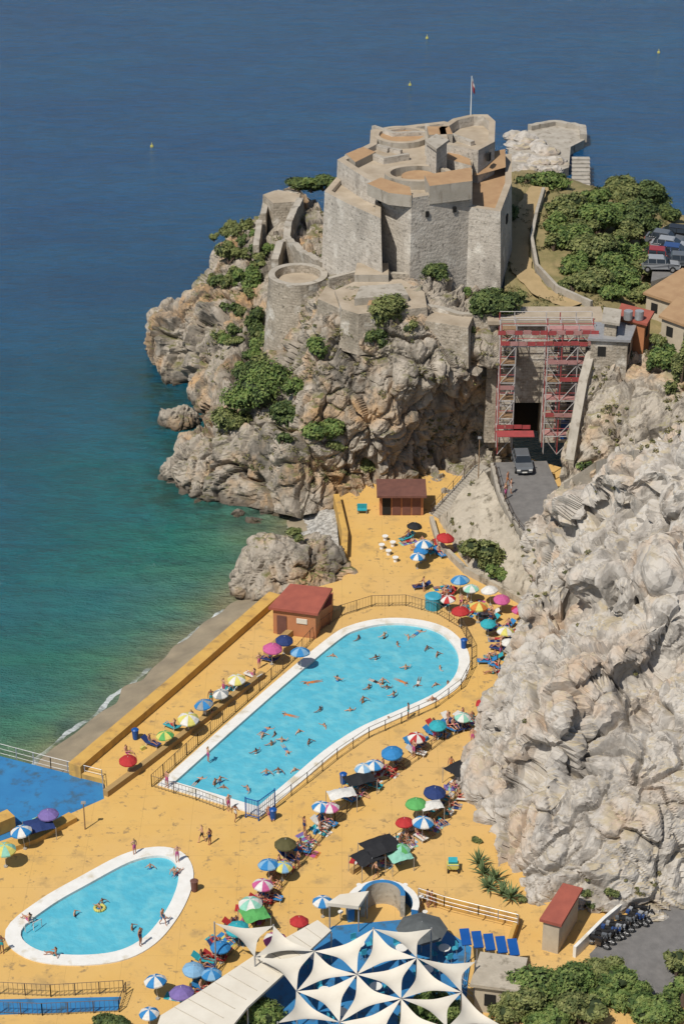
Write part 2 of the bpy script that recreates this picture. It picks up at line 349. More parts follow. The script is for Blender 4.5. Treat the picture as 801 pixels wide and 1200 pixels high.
plat=[
 [(560,420,202.5),(585,385,204),(590,350,210),(592,300,220),(592,250,232),(592,205,246),(590,235,262),(590,260,275)],
 [(610,425,202.5),(615,382,204),(610,340,212),(605,285,224),(610,240,236),(615,200,250),(612,235,264),(612,260,278)],
 [(650,425,202.5),(655,378,204.5),(655,330,214),(650,275,227),(650,235,238),(655,205,250),(660,240,264),(660,270,275)],
 [(705,425,203),(705,378,205),(705,340,213),(705,290,225),(710,250,236),(715,225,248),(720,265,258),(720,285,275)],
 [(765,425,203),(765,388,206),(770,350,215),(775,310,225),(775,275,236),(780,250,248),(790,280,258),(790,300,275)],
 [(860,425,204),(860,385,208),(860,350,217),(860,310,227),(860,275,238),(860,255,248),(870,285,258),(870,300,275)],
]
patch('headland_plateau',plat,110,110,M_ground,.25,.3,.1,smooth=True)
def gridz(name,rows,nu,nv,m,amp,fs=.5,smooth=False):
    A=np.array([[P(*c) for c in r] for r in rows]); G=cr(A,nu); G=cr(G.transpose(1,0,2),nv).transpose(1,0,2); V=G.reshape(-1,3).copy()
    D=np.array([rd(p,fs,.2) for p in V])*amp; V[:,2]+=D
    return grid_obj(name,V,nu,nv,m,smooth)
gridz('stone_embankment',[
 [(512,612,-.3),(522,600,1.2),(540,575,2.8),(566,550,4.0)],
 [(530,645,-.3),(545,625,1.5),(565,600,3.0),(582,580,4.2)],
 [(552,676,-.3),(570,655,1.6),(588,628,3.0),(598,612,4.2)],
 [(580,692,-.3),(595,675,1.6),(607,650,3.0),(618,638,4.2)],
 [(618,712,-.3),(624,695,1.8),(630,675,3.0),(640,655,4.2)],
],110,60,M_concd,.3)
def hit(u,v):
    d=ray(u,v).normalized(); best=None;bd=1e9
    for t in TERR:
        h=t.ray_cast(Vector((0,0,H)),d)
        if h[0] is not None and h[3]<bd: bd=h[3];best=h[0]
    return best if best is not None else P(u,v,0)
def boulder(name,c,r,m,seed=0,amp=.6,fs=.5,sub=5):
    bm=bmesh.new(); bmesh.ops.create_icosphere(bm,subdivisions=sub,radius=1)
    for v in bm.verts:
        n=v.co.copy(); p=Vector((n.x*r[0],n.y*r[1],n.z*r[2])); d=rd(p+c+Vector((seed*13,0,0)),fs,.4)
        v.co=p+n*d*amp
    me=bpy.data.meshes.new(name); bm.to_mesh(me); 
    vs=[v.co+c for v in bm.verts]; fs_=[[q.index for q in f.verts] for f in bm.faces]; TERR.append(BVHTree.FromPolygons(vs,fs_))
    bm.free(); me.materials.append(m); ob=bpy.data.objects.new(name,me); COL.objects.link(ob); ob.location=c; return ob
boulder('shore_boulder',P(345,702,-2.0)+Vector((0,3,1.2)),(5.5,3.6,4.2),M_rockH,1,.8,.38,6)
boulder('shore_boulder',P(290,704,-2.0)+Vector((0,2,.3)),(1.8,2,1.9),M_rockH,2,.6,.5)
boulder('shore_boulder',P(212,500,SEA)+Vector((0,1,.4)),(2.1,2,1.9),M_rockH,3,.6,.5)
boulder('shore_boulder',P(245,575,SEA)+Vector((0,3,.6)),(4.8,3.6,3.6),M_rockH,4,.9,.42,6)
boulder('shore_boulder',P(330,606,SEA)+Vector((0,1.5,.0)),(2.6,1.6,1.5),M_rockH,5,.5,.5)
boulder('shore_boulder',P(205,425,SEA)+Vector((0,3,2.4)),(3.3,3,4.0),M_rockH,6,.9,.45)
boulder('shore_boulder',P(235,450,SEA)+Vector((0,3,1)),(2.3,2.5,3.0),M_rockH,7,.7,.5)
boulder('shore_boulder',P(300,612,SEA)+Vector((0,.5,0)),(1.0,.8,.5),M_rockH,8,.3,.7,4)
boulder('shore_boulder',P(278,606,SEA)+Vector((0,.5,0)),(.8,.6,.5),M_rockH,9,.3,.7,4)
# ---------------------------------------------------------------- sea
def distpoly(X,Y,pts):
    d=np.full(X.shape,1e9)
    for a,b in zip(pts[:-1],pts[1:]):
        ax,ay,bx,by=a[0],a[1],b[0],b[1]; L2=(bx-ax)**2+(by-ay)**2
        t=np.clip(((X-ax)*(bx-ax)+(Y-ay)*(by-ay))/L2,0,1)
        d=np.minimum(d,np.hypot(X-ax-t*(bx-ax),Y-ay-t*(by-ay)))
    return d
BL=[P(40,945,-1),P(84,907,-1),P(322,704,-1),P(395,664,-1),P(393,592,-1)]
HL=[P(393,592,SEA),P(300,600,SEA),P(200,580,SEA),P(225,525,SEA),P(190,500,SEA),P(186,440,SEA)]
xs=np.concatenate([np.array([-9000,-3000,-1000,-400,-200,-110]),np.arange(-70,15,.8),np.array([20,30,45,60,80,120,300,1000,3000,9000])])
ys=np.concatenate([np.array([-500,0,60,90]),np.arange(110,250,.8),np.arange(252,300,4),np.array([320,360,420,500,700,1200,3000,9000,20000])])
X,Y=np.meshgrid(xs,ys,indexing='ij'); V=np.stack([X,Y,np.full(X.shape,SEA)],-1).reshape(-1,3)
i=np.arange(len(V)).reshape(X.shape); F4=np.stack([i[:-1,:-1],i[1:,:-1],i[1:,1:],i[:-1,1:]],-1).reshape(-1,4)
me=bpy.data.meshes.new('sea'); me.from_pydata(V.tolist(),[],F4.tolist())
at=me.attributes.new('shore','FLOAT','POINT'); at.data.foreach_set('value',distpoly(V[:,0],V[:,1],BL).astype(np.float32))
at=me.attributes.new('rocks','FLOAT','POINT'); at.data.foreach_set('value',distpoly(V[:,0],V[:,1],HL).astype(np.float32))
def sea_extra(nt,tc,out,b):
    N=nt.nodes;L=nt.links
    a=N.new('ShaderNodeAttribute'); a.attribute_name='shore'
    n=N.new('ShaderNodeTexNoise'); n.inputs['Scale'].default_value=.06; n.inputs['Detail'].default_value=4; L.new(tc.outputs['Object'],n.inputs['Vector'])
    ma=N.new('ShaderNodeMath'); ma.operation='MULTIPLY_ADD'; ma.inputs[1].default_value=12; L.new(n.outputs['Fac'],ma.inputs[0]); L.new(a.outputs['Fac'],ma.inputs[2])
    mb=N.new('ShaderNodeMapRange'); mb.inputs[1].default_value=9.5; mb.inputs[2].default_value=109.5; L.new(ma.outputs[0],mb.inputs[0])
    r=N.new('ShaderNodeValToRGB'); cr_=r.color_ramp; cr_.elements[0].position=0; cr_.elements[0].color=(.24,.23,.12,1)
    cr_.elements[1].position=1; cr_.elements[1].color=(.004,.070,.190,1)
    for p,c in((.025,(.14,.21,.11)),(.065,(.065,.20,.12)),(.13,(.018,.160,.125)),(.22,(.004,.120,.125)),(.36,(.002,.080,.130)),(.62,(.002,.064,.155))):
        e=cr_.elements.new(p); e.color=(*c,1)
    L.new(mb.outputs[0],r.inputs['Fac']); o=r.outputs['Color']
    o=mixc(nt,nz(nt,tc,.03,.4,.65,5,stretch=(1,2.5,1)),o,mixc(nt,.25,o,(.01,.13,.26)))
    rk=N.new('ShaderNodeAttribute'); rk.attribute_name='rocks'
    m1=N.new('ShaderNodeMapRange'); m1.inputs[1].default_value=6; m1.inputs[2].default_value=1; L.new(rk.outputs['Fac'],m1.inputs[0])
    mm=N.new('ShaderNodeMath'); mm.operation='MULTIPLY'; L.new(m1.outputs[0],mm.inputs[0]); L.new(nz(nt,tc,.35,.42,.58,5),mm.inputs[1])
    m5=N.new('ShaderNodeMath'); m5.operation='MULTIPLY'; m5.inputs[1].default_value=.8; L.new(mm.outputs[0],m5.inputs[0])
    o=mixc(nt,m5.outputs[0],o,(.02,.055,.035))
    # seabed rock / weed patches in the shallows
    ms=N.new('ShaderNodeMapRange'); ms.inputs[1].default_value=30; ms.inputs[2].default_value=8; L.new(a.outputs['Fac'],ms.inputs[0])
    mq=N.new('ShaderNodeMath'); mq.operation='MULTIPLY'; L.new(ms.outputs[0],mq.inputs[0]); L.new(nz(nt,tc,.13,.56,.66,5),mq.inputs[1])
    mr_=N.new('ShaderNodeMath'); mr_.operation='MULTIPLY'; mr_.inputs[1].default_value=.45; L.new(mq.outputs[0],mr_.inputs[0])
    o=mixc(nt,mr_.outputs[0],o,(.01,.06,.06))
    n3=N.new('ShaderNodeTexNoise'); n3.inputs['Scale'].default_value=.22; n3.inputs['Detail'].default_value=6; L.new(tc.outputs['Object'],n3.inputs['Vector'])
    m3=N.new('ShaderNodeMath'); m3.operation='MULTIPLY_ADD'; m3.inputs[1].default_value=2.4; L.new(n3.outputs['Fac'],m3.inputs[0]); L.new(a.outputs['Fac'],m3.inputs[2])
    f1=N.new('ShaderNodeMath'); f1.operation='COMPARE'; f1.inputs[1].default_value=6.05; f1.inputs[2].default_value=.25; L.new(m3.outputs[0],f1.inputs[0])
    f2=N.new('ShaderNodeMath'); f2.operation='MULTIPLY'; L.new(f1.outputs[0],f2.inputs[0]); L.new(nz(nt,tc,.12,.40,.50,4),f2.inputs[1])
    o=mixc(nt,f2.outputs[0],o,(.72,.76,.74))
    mp=N.new('ShaderNodeMapping'); mp.inputs['Scale'].default_value=(.45,1.0,1); mp.inputs['Rotation'].default_value=(0,0,.35); L.new(tc.outputs['Object'],mp.inputs['Vector'])
    # ripple shading painted into the colour: wave troughs darkened from the bump noise
    h=N.new('ShaderNodeTexNoise'); h.inputs['Scale'].default_value=.55; h.inputs['Detail'].default_value=6; h.inputs['Roughness'].default_value=.72; L.new(mp.outputs[0],h.inputs['Vector'])
    rr=N.new('ShaderNodeMapRange'); rr.inputs[1].default_value=.42; rr.inputs[2].default_value=.60; L.new(h.outputs['Fac'],rr.inputs[0])
    o=mixc(nt,rr.outputs[0],mixc(nt,.22,o,(.0,.02,.05)),o)
    bp=N.new('ShaderNodeBump'); bp.inputs['Strength'].default_value=1; bp.inputs['Distance'].default_value=1.6; L.new(h.outputs['Fac'],bp.inputs['Height']); L.new(bp.outputs['Normal'],b.inputs['Normal'])
    return o
M_sea=mat('sea_water',(.02,.1,.15),rough=.14,spec=.26,extra=sea_extra)
me.materials.append(M_sea); o=bpy.data.objects.new('sea',me); COL.objects.link(o)
bx=np.arange(-40,6,.35); by=np.arange(135,200,.35); X,Y=np.meshgrid(bx,by,indexing='ij'); D=distpoly(X,Y,BL)
Z=-1.15-.285*D
Z=Z+np.array([noise.noise(Vector((x*.35,y*.35,0)))*.25 for x,y in zip(X.ravel(),Y.ravel())]).reshape(X.shape)
V=np.stack([X,Y,Z],-1).reshape(-1,3); grid_obj('beach',V,len(bx),len(by),M_sand,True,hit=False)
gridz('cobble_cove',[[(338,640,-2.5),(345,618,-2.6),(352,600,-2.2)],[(362,645,-1.6),(366,622,-1.5),(370,598,-1.4)],[(400,668,-.8),(396,630,-.7),(393,596,-.6)]],50,50,M_cobble,.12,1.2,True)
# ---------------------------------------------------------------- deck & pools
pool_px=[(205,917),(270,859),(335,802),(395,752),(418,739),(450,732),(485,733),(515,742),(534,762),(536,784),(524,803),(500,818),(455,838),(418,855),(380,880),(342,912),(302,946),(255,932)]
pool=[(p.x,p.y) for p in px(pool_px,0)]
def densify(pts,corners,k=5):
    n=len(pts); out=[]
    for i in range(n):
        p1=Vector(pts[i]);p2=Vector(pts[(i+1)%n])
        p0=Vector(pts[i-1]) if i not in corners else p1*2-p2
        p3=Vector(pts[(i+2)%n]) if (i+1)%n not in corners else p2*2-p1
        for s in range(k):
            t=s/k; q=.5*((2*p1)+(p2-p0)*t+(2*p0-5*p1+4*p2-p3)*t*t+(3*p1-p0-3*p2+p3)*t**3); out.append((q.x,q.y))
    return out
pool=ccw(densify(pool,{0,16}))
kid_px=[(25,1092),(60,1062),(105,1036),(150,1012),(180,1004),(200,1007),(209,1022),(206,1044),(192,1072),(168,1100),(135,1116),(85,1120),(42,1113)]
kid=ccw(smoothloop([(p.x,p.y) for p in px(kid_px,0)],5))
deck_px=[(-260,1330),(-160,1030),(0,986),(45,970),(122,936),(124,914),(84,904),(322,701),(400,680),(408,660),(392,586),(440,560),(560,520),(700,560),(760,720),(1000,1000),(1050,1330)]
deck=ccw(px(deck_px,0))
hole1=offset(pool,.9);hole2=offset(kid,.9)
loops=[[Vector((x,y,0)) for x,y in l] for l in (deck,hole1,hole2)]
flat=[v for l in loops for v in l]; tris=tessellate_polygon(loops)
mb=MB(); mb.add(flat,[list(t) for t in tris],M_deck)
n=len(deck); mb.add([(x,y,-5) for x,y in deck]+[(x,y,0) for x,y in deck],[(i,(i+1)%n,n+(i+1)%n,n+i) for i in range(n)],M_ywall)
d_ob=mb.finish('promenade_deck')
bmm=bmesh.new(); bmm.from_mesh(d_ob.data); bmesh.ops.recalc_face_normals(bmm,faces=bmm.faces); bmm.to_mesh(d_ob.data); bmm.free()
def water_extra(nt,tc,out,b):
    N=nt.nodes;L=nt.links
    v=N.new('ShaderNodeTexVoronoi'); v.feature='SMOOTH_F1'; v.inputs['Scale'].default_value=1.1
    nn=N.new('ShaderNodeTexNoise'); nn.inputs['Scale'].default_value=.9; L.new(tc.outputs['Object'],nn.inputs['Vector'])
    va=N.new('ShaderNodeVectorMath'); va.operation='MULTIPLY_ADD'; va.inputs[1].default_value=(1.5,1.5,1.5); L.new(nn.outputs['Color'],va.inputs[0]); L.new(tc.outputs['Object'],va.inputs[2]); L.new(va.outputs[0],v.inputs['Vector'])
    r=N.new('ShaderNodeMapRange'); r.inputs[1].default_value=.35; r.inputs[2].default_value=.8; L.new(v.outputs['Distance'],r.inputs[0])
    o=mixc(nt,r.outputs[0],out,(.15,.46,.53))  # paler caustic net: rippling light painted into the water colour
    h=N.new('ShaderNodeTexNoise'); h.inputs['Scale'].default_value=1.6; h.inputs['Detail'].default_value=4; L.new(tc.outputs['Object'],h.inputs['Vector'])
    bp=N.new('ShaderNodeBump'); bp.inputs['Strength'].default_value=.6; bp.inputs['Distance'].default_value=.15; L.new(h.outputs['Fac'],bp.inputs['Height']); L.new(bp.outputs['Normal'],b.inputs['Normal'])
    return o
M_pool=mat('pool_water',(.10,.42,.52),(.07,.36,.475),scale=.18,rough=.08,spec=.5,extra=water_extra)
M_tile=mat('pool_tile',(.25,.5,.55),rough=.4)
def mkpool(name,pl,w,depth):
    e=empty(name,(sum(p[0] for p in pl)/len(pl),sum(p[1] for p in pl)/len(pl),0))
    mb=MB(); mb.ring(offset(pl,w),pl,-.2,.10,M_white,M_white,zi=-depth); a=mb.finish('coping')
    mb=MB(); k=len(pl); mb.add([(x,y,-.12) for x,y in offset(pl,.02)],[list(range(k))],M_pool); b=mb.finish('water_surface')
    mb=MB(); mb.add([(x,y,-depth) for x,y in offset(pl,.02)],[list(range(k))],M_tile); c=mb.finish('basin_floor')
    for o in(a,b,c): o.location-=e.location; o.parent=e
mkpool('swimming_pool',pool,1.0,1.6); mkpool('paddling_pool',kid,1.15,.8)
mb=MB(); mb.prism(px([(-160,832),(0,886),(122,917),(123,936),(46,970),(0,986),(-160,1030)],-.45),-5,-.45,M_blue); mb.finish('blue_terrace')
mb=MB(); mb.wall([P(88,905,0),P(202,808,0),P(322,703,0)],1.2,.75,M_ywall,down=3.5); mb.finish('sea_wall')
mb=MB(); mb.wall([P(124,933,0),P(165,903,0),P(308,793,0)],.5,.55,M_yworn,M_ywall,down=.1); mb.finish('low_wall')
mb=MB(); mb.wall([P(394,588,0),P(404,632,0),P(403,655,0)],.6,.9,M_ywall,down=3.5); mb.finish('low_wall')
mb=MB(); mb.wall([P(-30,1010,0),P(40,985,0),P(86,960,0)],1.0,.45,M_ywall,down=.1); mb.finish('low_wall')
mb=MB(); mb.wall([P(-40,985,0),P(14,962,0)],1.2,.8,M_ywall,down=.4); mb.finish('low_wall')
mb=MB(); mb.wall([P(312,768,0),P(345,740,0),P(372,733,0)],.6,.6,M_yworn,down=.1); mb.finish('low_wall')
mb=MB(); mb.wall([P(505,612,0),P(513,640,0),P(545,672,0),P(580,690,0),P(618,712,0)],.4,.7,M_concd,down=.1); mb.finish('retaining_wall')
mb=MB(); mb.wall([P(412,1024,0),P(445,1003,0),P(500,968,0),P(548,925,0)],.35,.45,M_yworn,down=.05); mb.finish('low_wall')
# ---------------------------------------------------------------- fences
def fence(name,pts,h=1.15,sp=.32,m=M_metal,post=1.9,closed=False,r=.022):
    mb=MB(); pts=[Vector(p) for p in pts]
    for a,b in zip(pts[:-1],pts[1:]):
        L=(b-a).length; n=max(1,round(L/post))
        for i in range(n+1):
            p=a.lerp(b,i/n); mb.box(p+Vector((0,0,h/2)),(.07,.07,h),m)
        mb.tube(a+Vector((0,0,h)),b+Vector((0,0,h)),r*1.3,m,4); mb.tube(a+Vector((0,0,.15)),b+Vector((0,0,.15)),r,m,4)
        if sp:
            k=int(L/sp)
            for i in range(1,k): p=a.lerp(b,i/k); mb.box(p+Vector((0,0,h/2)),(.024,.024,h),m)
        else: mb.tube(a+Vector((0,0,h*.55)),b+Vector((0,0,h*.55)),r,m,4)
    return mb.finish(name)
fence('pool_fence',px([(178,922),(232,873),(290,822),(345,772),(372,742),(400,722),(435,711),(475,710),(512,720),(540,737),(552,760),(552,785)],0),1.2)
fence('pool_fence',px([(552,785),(540,808),(510,830),(470,848),(432,865),(395,890),(360,918),(303,962)],.0),1.1,sp=None)
fence('pool_fence',px([(178,922),(230,938),(262,950)],0),1.1)
fence('railing',px([(232,1178),(262,1128),(300,1085),(330,1040),(362,1000),(392,965),(420,938),(455,915),(490,890),(520,868),(562,848)],0),1.0,sp=None)
fence('railing',px([(415,1022),(445,1000),(500,965),(548,922),(556,905)],.4),1.0,sp=None)
fence('railing',px([(-60,868),(0,884),(60,900),(120,915),(122,935)],-.45),1.1,sp=None,m=M_steel)
fence('railing',px([(0,1188),(50,1190),(140,1186),(148,1165)],0),1.1,m=M_metal)
fence('railing',px([(0,1165),(60,1168),(145,1163)],0),1.1,m=M_metal)
mb=MB(); mb.prism(px([(-40,1172),(142,1168),(138,1184),(-40,1190)],.05),-.05,.05,M_blue); mb.finish('blue_channel_cover')
fence('railing',px([(578,548),(586,580),(600,612),(622,640),(650,662)],4.3),1.1,sp=None)
mb=MB()
for u,v in((288,958),(303,962),(322,948)):
    p=P(u,v,0); mb.box(p+Vector((0,0,1)),(.1,.1,2.0),M_blued)
for a,b in(((288,958),(303,962)),((303,962),(322,948))):
    for z in(.3,1.9): mb.tube(P(*a,0)+Vector((0,0,z)),P(*b,0)+Vector((0,0,z)),.04,M_blued)
    for k in range(1,8): p=P(*a,0).lerp(P(*b,0),k/8); mb.tube(p+Vector((0,0,.3)),p+Vector((0,0,1.9)),.02,M_blued,4)
mb.finish('blue_gate')
mb=MB(); a=P(30,1092,.1)
for dx in(0,.6):
    c=a+Vector((dx,dx*.3,0)); mb.tube(c,c+Vector((0,0,.7)),.03,M_white); mb.tube(c+Vector((0,0,.7)),c+Vector((.5,.7,.5)),.03,M_white); mb.tube(c+Vector((.5,.7,.5)),c+Vector((.5,.7,-.6)),.03,M_white)
mb.finish('pool_ladder')
# ---------------------------------------------------------------- small buildings
def addto(e,obs):
    for o in obs: o.location-=e.location; o.parent=e
rp=px([(341,686),(387,691),(371,719),(317,712)],2.8)
e=empty('changing_block',P(350,735,0)); L_=[]
mb=MB(); mb.prism(offset(rp,-.15),0,2.65,M_orange); L_.append(mb.finish('walls'))
mb=MB(); mb.prism(offset(rp,.15),2.65,2.9,M_redroof); L_.append(mb.finish('roof'))
a,b=rp[3],rp[2]; dd=(b-a).normalized(); nn=Vector((dd.y,-dd.x,0)); rz=math.atan2(dd.y,dd.x)
mb=MB(); q=a+dd*1.0+nn*-.12; q.z=1.0; mb.box(q,(.9,.1,2.0),M_brown,rz); q=a+dd*2.9+nn*-.12; q.z=1.7; mb.box(q,(1.0,.1,.5),M_whitef,rz)
L_.append(mb.finish('door_and_sign')); addto(e,L_)
mb=MB(); mb.prism(px([(372,701),(390,694),(388,708),(376,716)],1.9),0,1.9,M_orange,M_redroof); mb.finish('changing_annex')
c=P(470,605,0); e=empty('beach_kiosk',c); L_=[]
mb=MB(); mb.box(c+Vector((0,1.6,1.2)),(4.4,2.8,2.4),M_orange); L_.append(mb.finish('walls'))
mb=MB(); mb.box(c+Vector((0,1.3,2.5)),(5.0,3.8,.22),M_brown); L_.append(mb.finish('roof'))
mb=MB()
for k in(-1.5,-.5,.5,1.5): mb.box(c+Vector((k,.17,1.1)),(.85,.08,2.0),M_brown if k>-1 else M_dark)
L_.append(mb.finish('doors')); addto(e,L_)
mb=MB(); c=P(507,712,0); mb.tube(c,c+Vector((0,0,1.25)),.75,M_cyan,20); mb.tube(c+Vector((0,0,1.25)),c+Vector((0,0,1.4)),.8,M_cyan,20,.6); mb.finish('water_tank')
for u,v in((159,866),(320,960),(543,760),(402,918),(228,1044)):
    mb=MB(); c=P(u,v,0); mb.tube(c+Vector((0,0,.05)),c+Vector((0,0,.95)),.24,M_blued if u!=228 else M_brown,12,.3); mb.tube(c+Vector((0,0,.95)),c+Vector((0,0,1.05)),.33,M_blued if u!=228 else M_brown,12,.2); mb.finish('litter_bin')
for u,v,h in((100,972,2.6),(560,560,4.5),(350,735,2.6)):
    mb=MB(); c=P(u,v,0 if v>600 else 3.5); mb.tube(c,c+Vector((0,0,h)),.06,M_wood,8,.045); mb.box(c+Vector((0,0,h)),(.35,.2,.18),M_steel); mb.finish('lamp_post')
# ---------------------------------------------------------------- road, wall and tunnel
mb=MB(); rd_px=[(576,542),(640,540),(655,575),(662,610),(690,660),(660,690),(628,650),(604,612),(588,580)]
mb.prism(px(rd_px,4.0),-.5,4.0,M_conc,M_asph); mb.finish('road')
mb=MB(); mb.wall(px([(576,548),(583,578),(598,610),(620,640),(655,672)],4.0),.35,.55,M_conc,down=3); mb.finish('parapet_wall')
WY=202.0
e=empty('tunnel_portal_building',(21,WY,4)); L_=[]
mb=MB()
mb.box((16.2,WY+1.5,10.3),(2.8,3,13.6),M_rub); mb.box((23.4,WY+1.5,10.3),(5.6,3,13.6),M_rub); mb.box((19.1,WY+1.5,12.6),(3.0,3,9.0),M_rub)
mb.box((20.6,WY+1.2,17.3),(11.8,3.9,.4),M_mtop); L_.append(mb.finish('walls'))
mb=MB(); mb.box((19.1,WY+8,5.7),(3.2,10,4.6),M_dark); L_.append(mb.finish('tunnel_recess'))
mb=MB(); 
for x in(22.0,23.6,25.2):
    for z in(7.5,11.0,14.5): mb.box((x,WY-.02,z),(.8,.1,1.3),M_dark)
mb.box((23.2,WY-.05,5),(1.0,.15,2.1),M_blued); L_.append(mb.finish('windows_and_door')); addto(e,L_)
e=empty('scaffolding',(21,199,4)); L_=[]
mb=MB(); db=MB(); M_galv=mat('scaffold_tube',(.46,.44,.42),(.34,.31,.29),scale=2,rough=.5)
XS=[15.9,17.4,20.6,22.0,23.6,25.2]; YS=[198.3,199.9,201.4]; ZS=[4,6,8,10,12,14,16,17.6]
for xi,x in enumerate(XS):
    for y in YS:
        mb.tube((x,y,4.0),(x,y,18.4),.06,M_galv if (xi+int(y))%3 else M_scafr,5)
for z in ZS[1:]:
    for y in YS:
        for x0,x1 in zip(XS[:-1],XS[1:]):
            if z<15 and 17<x0<20: continue
            mb.tube((x0,y,z),(x1,y,z),.045,M_galv,5); mb.tube((x0,y,z+.9),(x1,y,z+.9),.035,M_galv if y>199 else M_scafr,4)
    for x in XS: mb.tube((x,YS[0],z),(x,YS[2],z),.045,M_galv,5)
k=0
for z0,z1 in zip(ZS[:-1],ZS[1:]):
    for x0,x1 in((15.9,17.4),(20.6,22.0),(22.0,23.6),(23.6,25.2)):
        k+=1; a,b=(x0,x1) if k%2 else (x1,x0); mb.tube((a,198.25,z0),(b,198.25,z1),.04,M_galv,5)
L_.append(mb.finish('tubes'))
for z in ZS[1:]:
    db.box((22.9,199.1,z+.06),(4.6,1.2,.06),M_pink if z%4 else M_wood)
    db.box((16.65,199.1,z+.06),(1.5,1.2,.06),M_wood)
for x0,x1,z,m_ in((15.7,19.2,7.2,M_scafr),(20.6,25.2,8.5,M_scafr),(22,25.2,12.5,M_scafr),(23.6,25.4,10.4,M_pink),(15.9,25.4,16.4,M_scafr),(20.6,23.6,14.4,M_pink),(15.9,17.4,11.6,M_pink),(15.5,25.6,17.6,M_scafr)):
    n=int((x1-x0)/.8)
    for k in range(n):
        xa=x0+(x1-x0)*k/n; db.box((xa+(x1-x0)/n/2,198.15+random.uniform(-.04,.0),z+random.uniform(-.05,.05)),((x1-x0)/n*.93,.04,.45),m_ if random.random()<.8 else M_pink)
db.box((17.6,197.5,6.7),(3.8,1.4,.07),M_scafr)
L_.append(db.finish('boards')); addto(e,L_)
mb=MB()
for i in range(22):
    t=i/21; p=P(513,604,0).lerp(P(566,548,3.9),t); p.z=0; z=.18*(i+1)
    mb.box((p.x,p.y,z/2-.05),(1.9,.9,z),M_conc,rz=-.9)
mb.finish('stone_staircase')
fence('railing',[P(505,604,0)+Vector((0,0,.2)),P(556,545,4.1)],1.0,sp=None)
mb=MB(); mb.wall([hit(666,548),hit(673,505),hit(682,455),hit(690,425),hit(708,402)],.9,.9,M_rub,top=M_conc,down=2.5); mb.finish('retaining_wall')
mb=MB(); mb.wall([hit(660,572),hit(700,548),hit(745,536)],.45,.7,M_conc,down=2.5); mb.finish('retaining_wall')
# ---------------------------------------------------------------- fort
e=empty('stone_fort',P(482,318,14)); L_=[]
Z0=13
main=px([(395,187),(427,208),(482,232),(553,220),(553,186),(564,178),(562,152),(520,142),(434,152),(433,168)],27)
def fblock(nm,poly,z1,par=.9,th=.8,bt=.5,mt=M_mtop):
    mb=MB(); q=ccw(poly); mb.prism(q,Z0,z1-par,M_mas,mt,batter=bt); 
    if par>0.05: mb.ring(q,offset(q,-th),z1-par,z1,M_mas,M_mtop)
    return mb.finish(nm)
L_.append(fblock('main_block',main,27,.6))
L_.append(fblock('left_bastion',px([(380,224),(406,238),(446,256),(446,215),(398,203)],25),25,.5,.7))
L_.append(fblock('right_wing',px([(535,240),(586,248),(599,214),(599,180),(556,184),(548,205)],25),25,.4,.7,mt=M_rust))
L_.append(fblock('rear_bastion',px([(514,150),(530,139),(552,134),(571,134),(580,142),(579,166),(560,176),(518,168)],28.3),28.3,1.1,.7))
mb=MB(); mb.prism(px([(500,168),(511,161),(523,167),(511,176)],29.6),26,29.6,M_mas,M_conc,.1); mb.prism(offset(px([(500,168),(511,161),(523,167),(511,176)],29.6),.2),29.6,29.9,M_conc)
L_.append(mb.finish('lookout_turret'))
mb=MB()
c=P(470,158,27); mb.ring(circ(c,3.1,28),circ(c,2.5,28),26,27.05,M_conc,M_mtop); mb.prism(circ(c,2.5,24),26,26.75,M_conc,M_rust)
c=P(490,206,27); mb.ring(circ(c,3.6,28,2.8),circ(c,3.0,28,2.2),26,27.35,M_conc,M_mtop); mb.prism(circ(c,1.8,24),26,27.0,M_rust)
mb.prism(px([(497,205),(552,196),(553,212),(503,218)],28),26,28,M_conc,M_rust)
mb.prism(px([(430,215),(455,226),(482,229),(480,219),(446,208)],27.3),26,27.3,M_conc,M_rust)
L_.append(mb.finish('gun_emplacements'))
mb=MB()
for pl,th,h in (([(437,158),(460,166),(500,165)],.5,1.1),([(420,184),(450,195),(478,190)],.5,1.0),([(500,160),(500,185),(520,196)],.5,1.5),([(525,172),(553,182)],.6,1.6),([(405,190),(440,178),(455,182)],.4,.8),([(436,176),(470,184)],.4,.8)):
    mb.wall(px(pl,26.1),th,h,M_mas,top=M_conc,down=.2)
mb.prism(px([(500,148),(526,148),(530,157),(502,158)],28.3),26,28.3,M_conc,M_rust)
mb.prism(px([(405,180),(425,172),(440,178),(416,190)],27.2),26,27.2,M_conc,M_rust)
mb.prism(px([(525,176),(550,186),(552,194),(522,186)],27.4),26,27.4,M_mas,M_rust)
L_.append(mb.finish('roof_walls'))
a,b,c,d=px([(555,182),(590,178),(592,196),(556,206)],25.6); m1=(a+d)/2+Vector((0,0,1.2)); m2=(b+c)/2+Vector((0,0,1.2))
mb=MB(); mb.add([a,b,c,d,m1,m2],[(0,4,5,1),(3,2,5,4),(0,3,4),(1,5,2)],M_rust); L_.append(mb.finish('pitched_roof'))
mb=MB()
def slot(a,b,t,z,w,h,m=M_dark):
    p=a.lerp(b,t); d=(b-a); d.z=0; d.normalize(); nn=Vector((d.y,-d.x,0)); 
    if nn.y>0: nn=-nn
    p=p+nn*.10; mb.box((p.x,p.y,z),(w,.3,h),m,math.atan2(d.y,d.x))
cA,cB,cC=P(427,208,27),P(482,232,27),P(553,220,27)
for t in(.35,): slot(cA,cB,t,25.2,.35,.7)
for t in(.25,.7): slot(cB,cC,t,25.0,.35,.6)
slot(P(564,178,28.3),P(579,166,28.3),.5,27.2,.6,.9)
slot(P(586,247,25),P(599,214,25),.5,22.5,.9,.9)
L_.append(mb.finish('embrasures')); addto(e,L_)
e=empty('flagpole',P(551,140,28)); L_=[]
